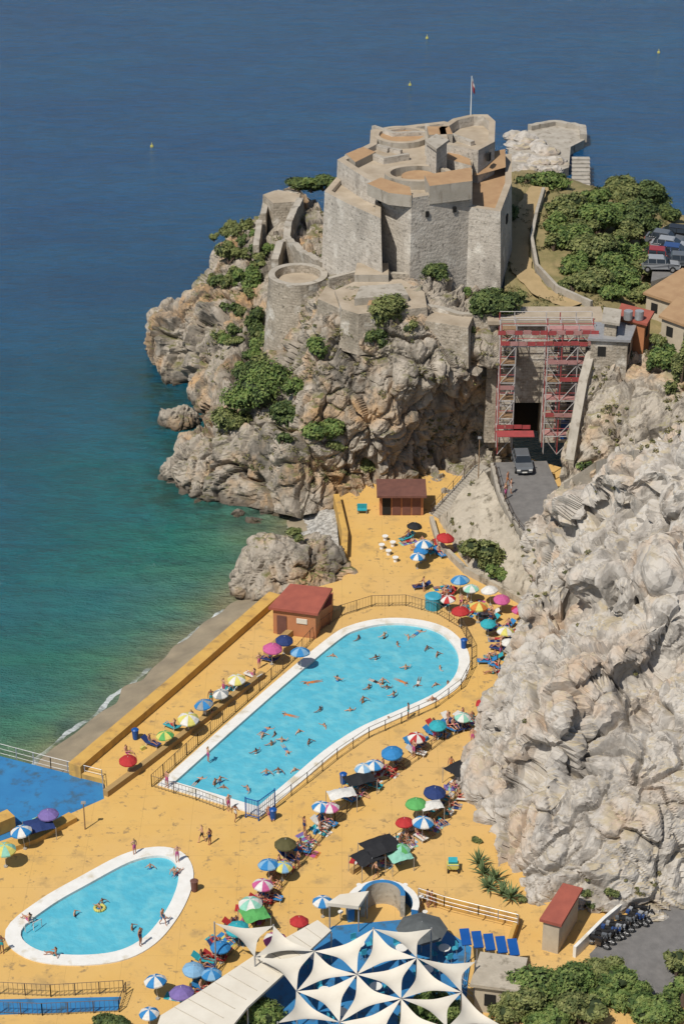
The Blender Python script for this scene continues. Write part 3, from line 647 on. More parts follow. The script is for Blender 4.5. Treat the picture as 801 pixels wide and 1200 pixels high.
b0=P(551,138,28); mb=MB(); mb.tube(b0-Vector((0,0,1.5)),b0+Vector((0,0,4.8)),.07,M_white,8,.04); L_.append(mb.finish('pole'))
mb=MB(); mr=mat('flag_red',(.33,.03,.03)); mw=mat('flag_white',(.6,.6,.58)); vs=[];nx=8
for i in range(nx+1):
    for j in range(4):
        t=i/nx; vs.append(b0+Vector((.06+.30*t+.05*math.sin(t*9),-.15*t+.12*math.sin(t*7+j*.3),4.6-j*.34-t*1.0)))
mb.add(vs,[(i*4+j,i*4+j+1,i*4+j+5,i*4+j+4) for i in range(nx) for j in(1,2)],mr); mb.add(vs,[(i*4+j,i*4+j+1,i*4+j+5,i*4+j+4) for i in range(nx) for j in(0,)],mw)
L_.append(mb.finish('flag')); addto(e,L_)
e=empty('lower_battery',P(350,320,10)); L_=[]
c=P(349,322,16.3); q=circ(c,3.2,30,3.3)
mb=MB(); mb.prism(q,5,15.5,M_rub,M_mtop,batter=.9); mb.ring(ccw(q),offset(q,-.7),15.5,16.4,M_rub,M_conc); L_.append(mb.finish('round_bastion'))
mb=MB()
mb.prism(px([(372,350),(399,362),(402,345),(382,335)],18.0),10,18.0,M_rub,M_mtop,.2)
mb.prism(px([(400,362),(420,368),(500,360),(497,342),(470,327),(415,330),(392,340)],18.4),14,18.4,M_rub,M_mtop,.3)
mb.prism(px([(415,350),(478,345),(470,332),(422,335)],19.2),18,19.2,M_conc,M_conc)
mb.prism(px([(430,358),(470,355),(468,350),(432,352)],18.9),18,18.9,M_conc,M_rust)
mb.prism(px([(498,376),(548,384),(555,368),(505,360)],17.4),13,17.4,M_rub,M_mtop,.2)
mb.prism(px([(415,322),(455,322),(455,308),(418,308)],19.2),15,19.2,M_conc,M_mtop)
L_.append(mb.finish('casemates'))
mb=MB()
mb.wall([P(308,262,13.5),P(312,245,13.5),P(326,234,14),P(350,236,14.5)],.7,1.2,M_rub,top=M_conc,down=4,ragged=.15)
mb.wall([P(352,244,14.5),P(338,272,14),P(336,290,14),P(352,306,14.5),P(380,322,15.5)],.8,1.4,M_rub,top=M_conc,down=4,ragged=.15)
mb.wall([P(300,300,12),P(304,268,13)],.7,1.2,M_rub,top=M_conc,down=4,ragged=.2)
mb.wall([P(322,316,13.5),P(328,296,14),P(338,290,14)],.8,1.2,M_rub,top=M_conc,down=4,ragged=.15)
mb.prism(px([(308,228),(322,223),(352,226),(350,236),(320,238)],15.5),11,15.5,M_rub,M_mtop,.3)
mb.wall([P(488,364,17),P(540,378,16.6),P(600,378,16.6)],.7,1.0,M_rub,top=M_conc,down=3,ragged=.12)
mb.wall([P(385,335,17.2),P(420,326,17.6),P(480,330,17.8)],.5,.9,M_rub,top=M_conc,down=2)
L_.append(mb.finish('curtain_walls')); addto(e,L_)
mb=MB()
def ribbon(pts,w,m,lift=.12):
    pts=[Vector(p) for p in pts]; fine=[]
    for i in range(len(pts)-1):
        for s in range(8): fine.append(pts[i].lerp(pts[i+1],s/8))
    fine.append(pts[-1]); vs=[]
    for i,p in enumerate(fine):
        d=fine[min(i+1,len(fine)-1)]-fine[max(i-1,0)]; d.z=0; d.normalize(); nn=Vector((-d.y,d.x,0))*w*random.uniform(.85,1.15)/2
        vs+=[p+nn+Vector((0,0,lift)),p-nn+Vector((0,0,lift))]
    mb.add(vs,[(2*i,2*i+1,2*i+3,2*i+2) for i in range(len(fine)-1)],m)
M_dirt=mat('dirt_path',(.40,.29,.15),(.30,.22,.11),scale=.8,detail=6)
ribbon([hit(632,222),hit(618,245),hit(606,280),hit(610,318),hit(632,345),hit(672,362)],2.2,M_dirt,.35); mb.finish('dirt_path')
mb=MB(); mb.wall([hit(636,228),hit(628,255),hit(622,285),hit(628,318),hit(652,344),hit(692,362)],.35,.9,M_conc,down=1.5); mb.finish('low_wall')
mb=MB(); mb.prism(px([(594,166),(620,152),(650,146),(682,152),(684,164),(668,172),(666,196),(640,206),(600,206)],-1.2),-6,-1.2,M_concd,M_conc)
mb.wall(px([(620,152),(650,146),(682,152),(683,163)],-1.2),1.0,.7,M_conc,ragged=.1); mb.finish('old_jetty')
for k,(u,v) in enumerate(((606,172),(618,164),(612,186),(630,190),(645,200),(602,160),(628,172),(640,178),(650,190),(620,198))): boulder('jetty_rock',P(u,v,-1.2),(2.0,1.6,.8),M_rockL,20+k,.5,.6,3)
mb=MB()
for k in range(9): 
    p=P(680,186+4.6*k,-.6); mb.box(p,(2.6,1.1,.25),M_conc)
p=P(680,188,-.8);q=P(680,226,-.8)
for dx in(-1,1): mb.tube(p+Vector((dx,0,-.1)),q+Vector((dx,0,-.1)),.15,M_concd); 
mb.finish('pier_walkway')
def house(name,poly,z0,z1,wm,rm,par=0):
    e=empty(name,(poly[0][0],poly[0][1],z0)); mb=MB(); mb.prism(poly,z0,z1,wm); a=mb.finish('walls'); mb=MB(); mb.prism(offset(poly,.3),z1,z1+.25,rm); b=mb.finish('roof')
    mb=MB(); q=ccw(poly)
    for i in range(len(q)):
        A=Vector((*q[i],0));B=Vector((*q[(i+1)%len(q)],0)); d=(B-A).normalized(); nn=Vector((d.y,-d.x,0)); L=(B-A).length
        for k in range(int(L/2.2)):
            p=A+d*(1.1+2.2*k)+nn*.02; mb.box((p.x,p.y,z1-1.2),(.8,.1,1.0),M_dark,math.atan2(d.y,d.x))
    c=mb.finish('windows') if mb.v else None
    addto(e,[o for o in(a,b,c) if o])
house('coastal_house',px([(757,345),(800,318),(860,330),(840,372)],17),12,17,M_cream,M_rust)
house('coastal_house',px([(775,372),(795,352),(850,372),(830,392)],18),13,18,M_cream,M_rust)
house('flat_roofed_building',px([(692,398),(735,400),(742,382),(700,378)],17.2),13,17.2,M_rub,M_steel)
house('flat_roofed_building',px([(725,372),(755,380),(762,368),(730,360)],17.8),13,17.8,M_orange,M_redroof)
house('stone_hut',px([(708,376),(722,378),(724,364),(710,362)],19.0),14,18.8,M_rub,M_conc)
mb=MB(); 
for u in(735,748): c=P(u,374,18.1); mb.tube(c,c+Vector((0,0,.9)),.45,M_steel,14)
mb.finish('roof_tank')
mb=MB(); mb.prism(px([(762,330),(768,285),(810,262),(860,275),(850,320),(800,318)],16.2),10,16.2,M_conc,M_asph); mb.finish('car_park')
# ---------------------------------------------------------------- vehicles
def car_mesh(name,paint):
    mb=MB(); W=.88
    prof=[(-2.1,.35),(-2.15,.75),(-1.95,.92),(-1.15,1.0),(1.75,1.02),(2.1,.9),(2.15,.5),(2.05,.3)]
    def ext(pr,w0,m):
        n=len(pr); vs=[(-w0(p),p[0],p[1]) for p in pr]+[(w0(p),p[0],p[1]) for p in pr]
        mb.add(vs,[(i,n+i,n+(i+1)%n,(i+1)%n) for i in range(n)]+[list(range(n)),list(range(n,2*n))[::-1]],m)
    ext(prof,lambda p:W if abs(p[0])<2 else W-.12,paint)
    ext([(-1.1,.98),(-.45,1.42),(1.3,1.46),(1.85,1.0)],lambda p:W-.06 if p[1]<1.2 else W-.2,M_glass)
    ext([(-.42,1.43),(1.28,1.47),(1.2,1.53),(-.3,1.5)],lambda p:W-.2,paint)
    for y in(-.5,.45,1.35):
        for s in(-1,1): mb.tube((s*(W-.06),y-.05,1.0),(s*(W-.2),y,1.45),.035,paint,4)
    for y in(-1.35,1.35):
        for s in(-1,1): mb.tube((s*(W-.18),y,.33),(s*(W+.02),y,.33),.33,M_tyre,16); mb.tube((s*(W+.02),y,.33),(s*(W+.03),y,.33),.18,M_steel,12)
    for s in(-1,1): mb.box((s*.6,-2.12,.68),(.36,.08,.16),M_white); mb.box((s*.65,2.12,.75),(.3,.08,.18),M_redroof); mb.box((s*.97,-.75,1.0),(.18,.1,.12),paint)
    mb.box((0,-2.16,.45),(.5,.04,.12),M_white); mb.box((0,-2.14,.62),(.7,.05,.12),M_tyre)
    return mb.mesh(name)
paints={n:mat('car_paint_'+n,c,rough=.25,spec=.5) for n,c in dict(grey=(.12,.13,.14),white=(.6,.6,.6),red=(.30,.03,.03),blue=(.03,.07,.2),black=(.02,.02,.022),silver=(.3,.31,.32)).items()}
cm={n:car_mesh('car_'+n,paints[n]) for n in paints}
inst('parked_car',cm['grey'],P(611,547,4.01),.05)
for k,(u,v,c) in enumerate(((778,286,'grey'),(784,294,'silver'),(790,302,'blue'),(796,280,'black'),(773,306,'red'),(800,312,'grey'),(772,316,'silver'))):
    inst('parked_car',cm[c],P(u,v,16.21),1.2+.05*k)
def moto_mesh(paint):
    mb=MB()
    for y in(-.62,.62):
        n=16
        for i in range(n):
            a=2*math.pi*i/n;b=2*math.pi*(i+1)/n; mb.tube((0,y+.27*math.cos(a),.3+.27*math.sin(a)),(0,y+.27*math.cos(b),.3+.27*math.sin(b)),.06,M_tyre,5)
        for i in range(4): a=math.pi*i/4; mb.tube((0,y+.25*math.cos(a),.3+.25*math.sin(a)),(0,y-.25*math.cos(a),.3-.25*math.sin(a)),.015,M_steel,4)
    mb.tube((0,-.62,.3),(0,-.38,1.0),.04,M_steel); mb.tube((-.33,-.3,1.02),(.33,-.3,1.02),.025,M_tyre); mb.box((0,-.1,.78),(.3,.5,.25),paint); mb.box((0,.4,.8),(.26,.6,.12),M_tyre)
    mb.box((0,0,.45),(.28,.5,.35),M_metal); mb.tube((0,.62,.3),(0,.1,.5),.04,M_steel); mb.box((0,-.48,.92),(.22,.14,.22),paint); mb.box((0,.78,.85),(.3,.26,.24),paint); mb.tube((.15,.1,.3),(.17,.75,.36),.05,M_steel)
    mb.tube((-.1,.1,.3),(-.3,.1,0),.02,M_steel,4)
    return mb.mesh('motorcycle')
mm_=[moto_mesh(paints[n]) for n in('black','grey','black','blue','silver')]
for k in range(11):
    t=k/10; p=P(702+t*52,1110-t*36,.02); inst('motorcycle',mm_[k%5],p+Vector((random.uniform(-.15,.15),random.uniform(-.2,.2),0)),1.2+random.uniform(-.25,.25))
# ---------------------------------------------------------------- bottom right & restaurant
mb=MB(); mb.prism(px([(690,1118),(745,1062),(900,1062),(900,1160),(700,1175)],.02),-.05,.02,M_asph); mb.finish('road')
mb=MB(); mb.wall(px([(672,1122),(706,1088),(742,1058)],0),.25,1.0,M_white,down=.1); mb.finish('white_wall')
rp=px([(634,1078),(660,1038),(680,1043),(656,1084)],2.8); e=empty('red_roofed_shed',P(650,1110,0)); L_=[]
mb=MB(); mb.prism(offset(rp,-.1),0,2.7,M_cream); L_.append(mb.finish('walls')); 
mb=MB(); mb.prism(offset(rp,.12),2.7,2.95,M_redroof); L_.append(mb.finish('roof')); addto(e,L_)
mb=MB(); mb.wall(px([(606,1083),(560,1072),(520,1062),(490,1052)],0),.3,.9,M_ywall,down=.1); mb.finish('low_wall')
mb=MB(); mb.wall(px([(606,1083),(596,1112)],0),.3,.9,M_ywall,down=.1); mb.finish('low_wall')
house('service_building',px([(566,1122),(612,1128),(604,1160),(556,1154)],2.4),0,2.4,M_cream,M_concd)
mb=MB()
for k in range(5):
    p=P(545+k*14,1098+k*3,2.6); mb.box(p,(.7,1.5,.1),M_blued,rx=.2,rz=.1); mb.tube((p.x,p.y,0),(p.x,p.y,2.6),.04,M_steel)
mb.finish('blue_awning')
fence('railing',px([(545,1130),(540,1160),(560,1175),(640,1180)],0),1.1,m=M_steel,sp=None)
fence('railing',px([(490,1052),(520,1062),(560,1072),(606,1083)],.9),.9,m=M_steel,sp=None)
# horseshoe bar
c=P(448,1072,0); mb=MB(); n=22; arc=[(c.x+math.cos(math.radians(-20+220*k/n))*2.5,c.y+math.sin(math.radians(-20+220*k/n))*2.5,0) for k in range(n+1)]
mb.wall(arc,.5,1.15,M_blue,top=M_white,down=0); 
arc=[(c.x+math.cos(math.radians(-10+200*k/n))*1.5,c.y+math.sin(math.radians(-10+200*k/n))*1.5,0) for k in range(n+1)]; mb.wall(arc,.35,2.0,M_concd,top=M_blue,down=0)
for k in range(7):
    a=math.radians(-10+200*k/6); q=c+Vector((math.cos(a)*3.2,math.sin(a)*3.2,0)); mb.tube(q,q+Vector((0,0,.7)),.04,M_steel); mb.tube(q+Vector((0,0,.7)),q+Vector((0,0,.76)),.2,M_white,10)
mb.finish('beach_bar')
mb=MB(); mb.prism(px([(383,1058),(398,1048),(432,1044),(420,1062)],2.6),2.3,2.6,M_whitef); 
for u,v in((386,1060),(420,1062),(430,1046)): p=P(u,v,2.4); mb.tube((p.x,p.y,0),(p.x,p.y,2.35),.05,M_steel)
mb.finish('white_canopy')
mb=MB(); cp=px([(188,1190),(240,1158),(300,1118),(372,1078),(388,1090),(345,1130),(290,1180),(262,1215),(180,1215)],3.0); mb.prism(cp,2.8,3.0,M_whitef)
for p in cp[::2]: mb.tube((p.x,p.y,0),(p.x,p.y,2.8),.06,M_steel)
for k in range(1,12):
    a=P(188,1190,3.02).lerp(P(372,1078,3.02),k/12); b=P(235,1215,3.02).lerp(P(388,1090,3.02),k/12); mb.tube(a,b,.03,M_conc,4)
mb.finish('white_canopy')
mb=MB(); mb.add(px([(250,1250),(300,1150),(390,1085),(500,1075),(552,1110),(545,1180),(520,1250)],.02),[list(range(7))],M_blue); mb.finish('blue_terrace_floor')
S=4.3; o=P(418,1142,4.0); rot=math.radians(14)
def sp_(i,j):
    x=i*S+j*S/2; y=j*S*.866; h=4.0+.7*math.sin(i*2.1+j*1.3)
    return Vector((o.x+x*math.cos(rot)-y*math.sin(rot),o.y+x*math.sin(rot)+y*math.cos(rot),h))
used=set(); tri=[]
for i in range(-4,5):
    for j in range(-3,4):
        for T in(((i,j),(i+1,j),(i,j+1)),((i+1,j),(i+1,j+1),(i,j+1))):
            c=sum((sp_(*t) for t in T),Vector())/3
            d=c-o; dx=d.x; dy=d.y
            if -6.6<dx+dy*.35<6.9 and -6.0<dy<4.6 and not(dx<-2 and dy<-3.5): tri.append(T); used.update(T)
for T in tri:
    A,B_,C_=[sp_(*t) for t in T]; ce=(A+B_+C_)/3; n=10; mb=MB(); idx={};vs=[];fs=[]
    for a in range(n+1):
        for b in range(n+1-a):
            w0,w1=a/n,b/n; w2=1-w0-w1; p=A*w0+B_*w1+C_*w2; f=.36*4*(w0*w1*(1-w2)**2+w1*w2*(1-w0)**2+w2*w0*(1-w1)**2); p=p+(ce-p)*min(.6,f); p.z-=.25*27*w0*w1*w2
            idx[(a,b)]=len(vs); vs.append(p)
    for a in range(n):
        for b in range(n-a):
            fs.append((idx[(a,b)],idx[(a+1,b)],idx[(a,b+1)]))
            if a+b<n-1: fs.append((idx[(a+1,b)],idx[(a+1,b+1)],idx[(a,b+1)]))
    mb.add(vs,fs,M_whitef); mb.finish('shade_sail',smooth=True)
mb=MB()
for t in used: p=sp_(*t); mb.tube((p.x,p.y,0),(p.x,p.y,p.z+.1),.06,M_steel,8)
mb.finish('sail_masts')
def table(name,p):
    mb=MB(); mb.tube(p+Vector((0,0,.72)),p+Vector((0,0,.76)),.45,M_white,14); mb.tube(p,p+Vector((0,0,.72)),.04,M_steel)
    for k in range(4):
        a=k*math.pi/2+.4; c=p+Vector((math.cos(a)*.8,math.sin(a)*.8,0)); mb.box(c+Vector((0,0,.44)),(.42,.42,.05),M_cyan,a); mb.box(c+Vector((math.cos(a)*.2,math.sin(a)*.2,.7)),(.05,.42,.5),M_cyan,a)
        for sx in(-.17,.17):
            for sy in(-.17,.17): mb.tube(c+Vector((sx,sy,0)),c+Vector((sx,sy,.44)),.02,M_steel,4)
    mb.finish(name)
for u,v in((370,1130),(420,1115),(470,1120),(500,1145),(440,1165),(380,1170),(520,1120),(400,1195)): table('cafe_table',P(u,v,.03))
# ---------------------------------------------------------------- umbrellas
UC=dict(blue=(.03,.20,.45),navy=(.02,.04,.14),red=(.42,.03,.03),pink=(.50,.10,.25),white=(.65,.63,.58),green=(.10,.36,.10),yellow=(.60,.54,.14),teal=(.03,.33,.38),olive=(.09,.08,.03),grey=(.26,.28,.28),lblue=(.20,.38,.55),lilac=(.18,.13,.34),mint=(.25,.52,.40),black=(.02,.02,.022),orange=(.55,.18,.04))
UM={k:mat('fabric_'+k,c,tuple(x*.75 for x in c),scale=3,rough=.8) for k,c in UC.items()}
def umb_mesh(c1,c2):
    mb=MB(); n=8; R=1.05; rings=[(0,.50),(.35,.44),(.7,.27),(1.0,0)]
    for k in range(n):
        m=UM[c1] if (k%2==0 or c2 is None) else UM[c2]; t0=2*math.pi*k/n;t1=2*math.pi*(k+1)/n; tm=(t0+t1)/2
        for (ra,ha),(rb,hb) in zip(rings[:-1],rings[1:]):
            pts=[]
            for r_,h_ in((ra,ha),(rb,hb)):
                for t,sg in((t0,1),(tm,.965),(t1,1)): pts.append((math.cos(t)*R*r_*sg,math.sin(t)*R*r_*sg,2.0+h_-(0 if sg==1 else .03*r_)))
            if ra==0: mb.add([pts[0],pts[3],pts[4],pts[5]],[(0,1,2),(0,2,3)],m)
            else: mb.add(pts,[(0,3,4,1),(1,4,5,2)],m)
        mb.add([(math.cos(t0)*R,math.sin(t0)*R,2.0),(math.cos(tm)*R*.965,math.sin(tm)*R*.965,1.97),(math.cos(t1)*R,math.sin(t1)*R,2.0),(math.cos(t1)*R,math.sin(t1)*R,1.86),(math.cos(tm)*R*.965,math.sin(tm)*R*.965,1.84),(math.cos(t0)*R,math.sin(t0)*R,1.86)],[(0,5,4,1),(1,4,3,2)],m)
        mb.tube((0,0,1.7),(math.cos(t0)*R*.95,math.sin(t0)*R*.95,2.0),.012,M_steel,3)
    mb.tube((0,0,0),(0,0,2.62),.025,M_white,6); mb.tube((0,0,0),(0,0,.12),.2,M_conc,10)
    return mb.mesh('beach_umbrella')
ucache={}
ULIST=[(318,757,'pink',None),(352,763,'blue','lblue'),(332,747,'navy',None),(278,793,'white','yellow'),(260,810,'grey','white'),(242,823,'grey','blue'),(220,838,'white','yellow'),(195,860,'green','yellow'),
(484,615,'black',None),(493,643,'blue',None),(519,628,'red',None),(489,650,'blue','white'),(540,678,'lblue','blue'),(527,700,'red','white'),(552,688,'mint','white'),(587,699,'pink',None),(607,713,'pink','red'),(560,709,'yellow','orange'),(590,738,'yellow','white'),(540,714,'red',None),(572,728,'teal',None),(540,838,'white','mint'),(513,847,'teal',None),(486,861,'red','white'),(461,878,'blue',None),(438,895,'blue','white'),(428,898,'lblue','white'),(376,943,'white','blue'),(567,822,'red',None),(508,925,'navy',None),(488,940,'green',None),(475,962,'red',None),(494,962,'blue','white'),(388,945,'pink','white'),(334,987,'olive',None),(306,1035,'pink','white'),(315,1012,'blue','lblue'),(330,1013,'yellow','lblue'),(294,1056,'mint','white'),(280,1084,'teal',None),(258,1108,'blue',None),(350,1078,'red',None),(378,1054,'white','blue'),(320,1097,'pink','white'),(225,1132,'lblue',None),(248,1140,'blue','lblue'),(184,1148,'white','blue'),(214,1162,'lilac',None),(175,1185,'white','blue'),(468,993,'green','mint'),(28,972,'blue','white'),(5,992,'mint','yellow'),(58,952,'lilac',None),(595,752,'white',None),(150,888,'red',None),(498,636,'white','blue'),(575,690,'white',None)]
for u,v,a,b in ULIST:
    if (a,b) not in ucache: ucache[(a,b)]=umb_mesh(a,b)
    s=random.uniform(.68,.88); p=P(u,v,2.25*s); p.z=0
    ob=inst('beach_umbrella',ucache[(a,b)],p,random.random()*3,s); ob.rotation_euler=(random.uniform(-.12,.12),random.uniform(-.12,.12),random.random()*3)
def big_umb(u,v,m,r=1.7):
    mb=MB(); c=P(u,v,2.4); c.z=0
    for k in range(8):
        t0=2*math.pi*k/8;t1=t0+math.pi/4; mb.add([c+Vector((0,0,2.9)),c+Vector((math.cos(t0)*r,math.sin(t0)*r,2.2)),c+Vector((math.cos(t1)*r,math.sin(t1)*r,2.2))],[(0,1,2)],m)
    mb.tube(c,c+Vector((0,0,2.9)),.04,M_steel); mb.finish('parasol')
M_chr=mat('charcoal_fabric',(.10,.11,.11),(.07,.075,.075),scale=2)
big_umb(494,1086,M_chr,1.9)
def gaz(u,v,m,w,d,rz,h=1.7):
    mb=MB(); c=P(u,v,h); c.z=0; R=Matrix.Rotation(rz,3,'Z'); n=6; vs=[]
    for i in range(n+1):
        for j in range(n+1):
            s=2*i/n-1;t=2*j/n-1; z=h+.35*(1-max(abs(s),abs(t)))-.15*(1-abs(abs(s)-abs(t)))*.6+random.uniform(-.05,.05); vs.append(c+R@Vector((s*w/2,t*d/2,z)))
    mb.add(vs,[(i*(n+1)+j,(i+1)*(n+1)+j,(i+1)*(n+1)+j+1,i*(n+1)+j+1) for i in range(n) for j in range(n)],m)
    for s in(-1,1):
        for t in(-1,1): q=c+R@Vector((s*w/2,t*d/2,0)); mb.tube(q,q+Vector((0,0,h)),.03,M_steel,5)
    mb.finish('sun_shelter')
gaz(446,990,UM['black'],2.8,2.2,.5); gaz(430,1003,UM['black'],2.2,1.8,.6,1.5); gaz(540,899,UM['black'],2.4,1.8,.7,1.5); gaz(421,912,UM['black'],2.4,1.6,.4,1.4); gaz(400,929,UM['white'],2.2,1.3,.3); gaz(505,943,UM['white'],1.8,1.2,.3)
gaz(298,1070,UM['green'],1.9,1.8,.4,1.7); gaz(46,966,UM['navy'],2.2,1.8,.4,1.2); gaz(468,1002,UM['mint'],1.8,1.4,.4,1.3)
# ---------------------------------------------------------------- people
SK=[mat('skin_'+str(i),c,tuple(x*.9 for x in c),scale=5,rough=.6) for i,c in enumerate([(.46,.24,.15),(.36,.17,.10),(.52,.29,.19),(.22,.10,.06)])]
HR=[mat('hair_'+str(i),c,scale=6) for i,c in enumerate([(.03,.018,.012),(.10,.05,.02),(.28,.18,.07)])]
SU=[UM[k] for k in('navy','red','black','pink','blue','white','teal','orange')]
BASE={'pelvis':((0,0,.95),.13),'spine':((0,0,1.14),.12),'chest':((0,0,1.35),.14),'neck':((0,0,1.49),.055),'head':((0,-.015,1.6),.088),'crown':((0,0,1.69),.07),'nose':((0,-.11,1.6),.018),
'shL':((.17,0,1.42),.058),'elL':((.23,.02,1.14),.042),'wrL':((.26,-.06,.9),.028),'haL':((.265,-.09,.8),.03),'hiL':((.09,0,.88),.085),'knL':((.1,-.02,.49),.056),'anL':((.1,.03,.08),.037),'toL':((.11,-.14,.03),.033)}
EDG=[('pelvis','spine'),('spine','chest'),('chest','neck'),('neck','head'),('head','crown'),('head','nose')]
for s in'LR': EDG+=[('chest','sh'+s),('sh'+s,'el'+s),('el'+s,'wr'+s),('wr'+s,'ha'+s),('pelvis','hi'+s),('hi'+s,'kn'+s),('kn'+s,'an'+s),('an'+s,'to'+s)]
def pose(over):
    J={}
    for k,(p,r) in BASE.items():
        J[k]=[Vector(p),r]
        if k.endswith('L'): J[k[:-1]+'R']=[Vector((-p[0],p[1],p[2])),r]
    for k,p in over.items():
        J[k][0]=Vector(p)
    return J
sitO=dict(pelvis=(0,0,.14),spine=(0,.06,.33),chest=(0,.1,.54),neck=(0,.1,.68),head=(0,.07,.79),crown=(0,.09,.88),nose=(0,-.03,.78),shL=(.17,.1,.61),shR=(-.17,.1,.61),elL=(.27,.2,.36),elR=(-.25,-.05,.4),wrL=(.28,.3,.12),wrR=(-.18,-.28,.38),haL=(.29,.28,.04),haR=(-.14,-.36,.4),hiL=(.09,-.03,.13),hiR=(-.09,-.03,.13),knL=(.13,-.42,.4),knR=(-.12,-.46,.2),anL=(.12,-.72,.07),anR=(-.12,-.85,.07),toL=(.12,-.9,.04),toR=(-.12,-.95,.2))
lieO={k:(p[0],p[2]-.9,.13+(-p[1])) for k,(p,r) in BASE.items()}; lieO.update({k[:-1]+'R':(-v[0],v[1],v[2]) for k,v in list(lieO.items()) if k.endswith('L')})
lieO['toL']=(.12,-.86,.2);lieO['toR']=(-.12,-.86,.2); lieO['elR']=(-.4,.35,.08);lieO['wrR']=(-.3,.6,.1);lieO['haR']=(-.22,.66,.14)
walkO=dict(knL=(.1,-.2,.52),anL=(.1,-.22,.1),toL=(.1,-.38,.06),knR=(-.1,.05,.5),anR=(-.1,.3,.14),toR=(-.1,.18,.03),elL=(.22,.14,1.15),wrL=(.2,.22,.92),haL=(.2,.2,.83),elR=(-.22,-.08,1.15),wrR=(-.2,-.26,.98),haR=(-.2,-.33,.92))
swimO=dict(lieO); swimO.update(elL=(.35,.75,.12),wrL=(.3,.95,.12),haL=(.26,1.04,.1),elR=(-.4,.45,.1),wrR=(-.45,.2,.05),haR=(-.45,.12,.02),crown=(0,.8,.2),nose=(0,.8,.02))
wadeO=dict(elL=(.4,-.1,1.28),wrL=(.5,-.3,1.2),haL=(.5,-.38,1.2),elR=(-.38,-.05,1.25),wrR=(-.52,-.2,1.35),haR=(-.55,-.25,1.42))
handsup=dict(elL=(.32,-.02,1.3),wrL=(.14,-.04,1.12),haL=(.1,-.06,1.05))
POS={'stand':handsup,'walk':walkO,'sit':sitO,'lie':lieO,'swim':swimO,'wade':wadeO}
def person_mesh(ps,vi):
    J=pose(POS[ps]); keys=list(J); bm=bmesh.new(); lay=bm.verts.layers.skin.verify(); vv={}
    for k in keys:
        v=bm.verts.new(J[k][0]); v[lay].radius=(J[k][1],J[k][1]*(.75 if k in('chest','spine','pelvis') else 1)); v[lay].use_root=(k=='pelvis'); vv[k]=v
    for a,b in EDG: bm.edges.new((vv[a],vv[b]))
    me=bpy.data.meshes.new('tmp'); bm.to_mesh(me); bm.free(); ob=bpy.data.objects.new('tmp',me); COL.objects.link(ob)
    m=ob.modifiers.new('s','SKIN'); m.use_smooth_shade=True; m2=ob.modifiers.new('b','SUBSURF'); m2.levels=1; m2.render_levels=1
    dg=bpy.context.evaluated_depsgraph_get(); me2=bpy.data.meshes.new_from_object(ob.evaluated_get(dg)); bpy.data.objects.remove(ob)
    me2.name='figure_'+ps; me2.materials.clear()
    for q in(SK[vi%4],SU[(vi*3+len(ps))%8],HR[vi%3]): me2.materials.append(q)
    pel=J['pelvis'][0]; hl,hr=J['hiL'][0],J['hiR'][0]; cr_=J['crown'][0]; nose=J['nose'][0]; head=J['head'][0]; ch=J['chest'][0]; back=(head-nose).normalized(); fem=vi%2
    kl,kr=J['knL'][0],J['knR'][0]; shorts=.35 if not fem else .05
    for p in me2.polygons:
        c=p.center; k=0
        if (c-pel).length<.17 or (c-hl).length<.12 or (c-hr).length<.12: k=1
        for h,kn in((hl,kl),(hr,kr)):
            if (c-h.lerp(kn,shorts)).length<.13 and not fem: k=1
        if fem and (c-ch).length<.165 and (c-cr_).length>.36: k=1
        if (c-(cr_+back*.04)).length<.1 or ((c-(head+back*.07)).length<.1): k=2
        p.material_index=k; p.use_smooth=True
    return me2
PM={(ps,i):person_mesh(ps,i) for ps in POS for i in range(4)}
ROLE={'stand':'standing_person','walk':'walking_person','sit':'sitting_person','lie':'sunbather','swim':'swimmer','wade':'bather'}
def pers(ps,p,rz=None,i=None,s=None):
    i=random.randrange(4) if i is None else i
    inst(ROLE[ps],PM[(ps,i)],p,random.random()*6.28 if rz is None else rz,s or random.uniform(.92,1.05))
for u,v in((158,1002),(208,1010),(246,990),(196,922),(268,950),(553,872),(598,578),(478,842),(3,1117),(244,893),(165,1108),(500,1062),(592,585)): pers('stand',P(u,v,4.02 if v<600 else .0 if (u,v) not in((208,1010),(196,922),(165,1108)) else .1))
for u,v in((237,987),(594,570),(276,962),(191,1084),(520,865),(440,1030),(528,905),(505,1064),(556,884)): pers('walk',P(u,v,4.02 if v<600 else 0.1 if u==191 else 0))
for u,v in((65,1120),(35,1080),(205,1025),(315,955)): pers('sit',P(u,v,.1))
SW=[(310,858),(318,872),(330,868),(326,905),(312,907),(340,840),(350,857),(375,832),(395,797),(432,806),(441,801),(453,806),(461,816),(455,842),(475,783),(480,832),(510,802),(512,767),(515,782),(500,760),(488,744),(465,754),(450,747),(420,748),(390,768),(366,801),(345,902),(362,870),(380,850),(252,918),(232,917),(300,882),(290,925),(262,922),(410,832),(490,801),(506,822),(524,800),(478,746),(440,772),(335,880),(425,822),(308,862),(322,860),(258,916),(470,800),(448,800)]
for k,(u,v) in enumerate(SW):
    if k%5==0: pers('swim',P(u,v,-.24),None,k%4)
    else: pers('wade',P(u,v,0)-Vector((0,0,random.uniform(1.0,1.38))),None,k%4,.97)
for u,v in((88,1072),(116,1064),(120,1058),(155,1088),(176,1017),(204,1025),(193,1078)): pers('wade',P(u,v,0)-Vector((0,0,.85)),None,None,.8)
mb=MB(); c=P(117,1064,-.05)
for i in range(16):
    a=2*math.pi*i/16;b=2*math.pi*(i+1)/16; mb.tube(c+Vector((math.cos(a)*.38,math.sin(a)*.38,0)),c+Vector((math.cos(b)*.38,math.sin(b)*.38,0)),.12,UM['yellow'],7)
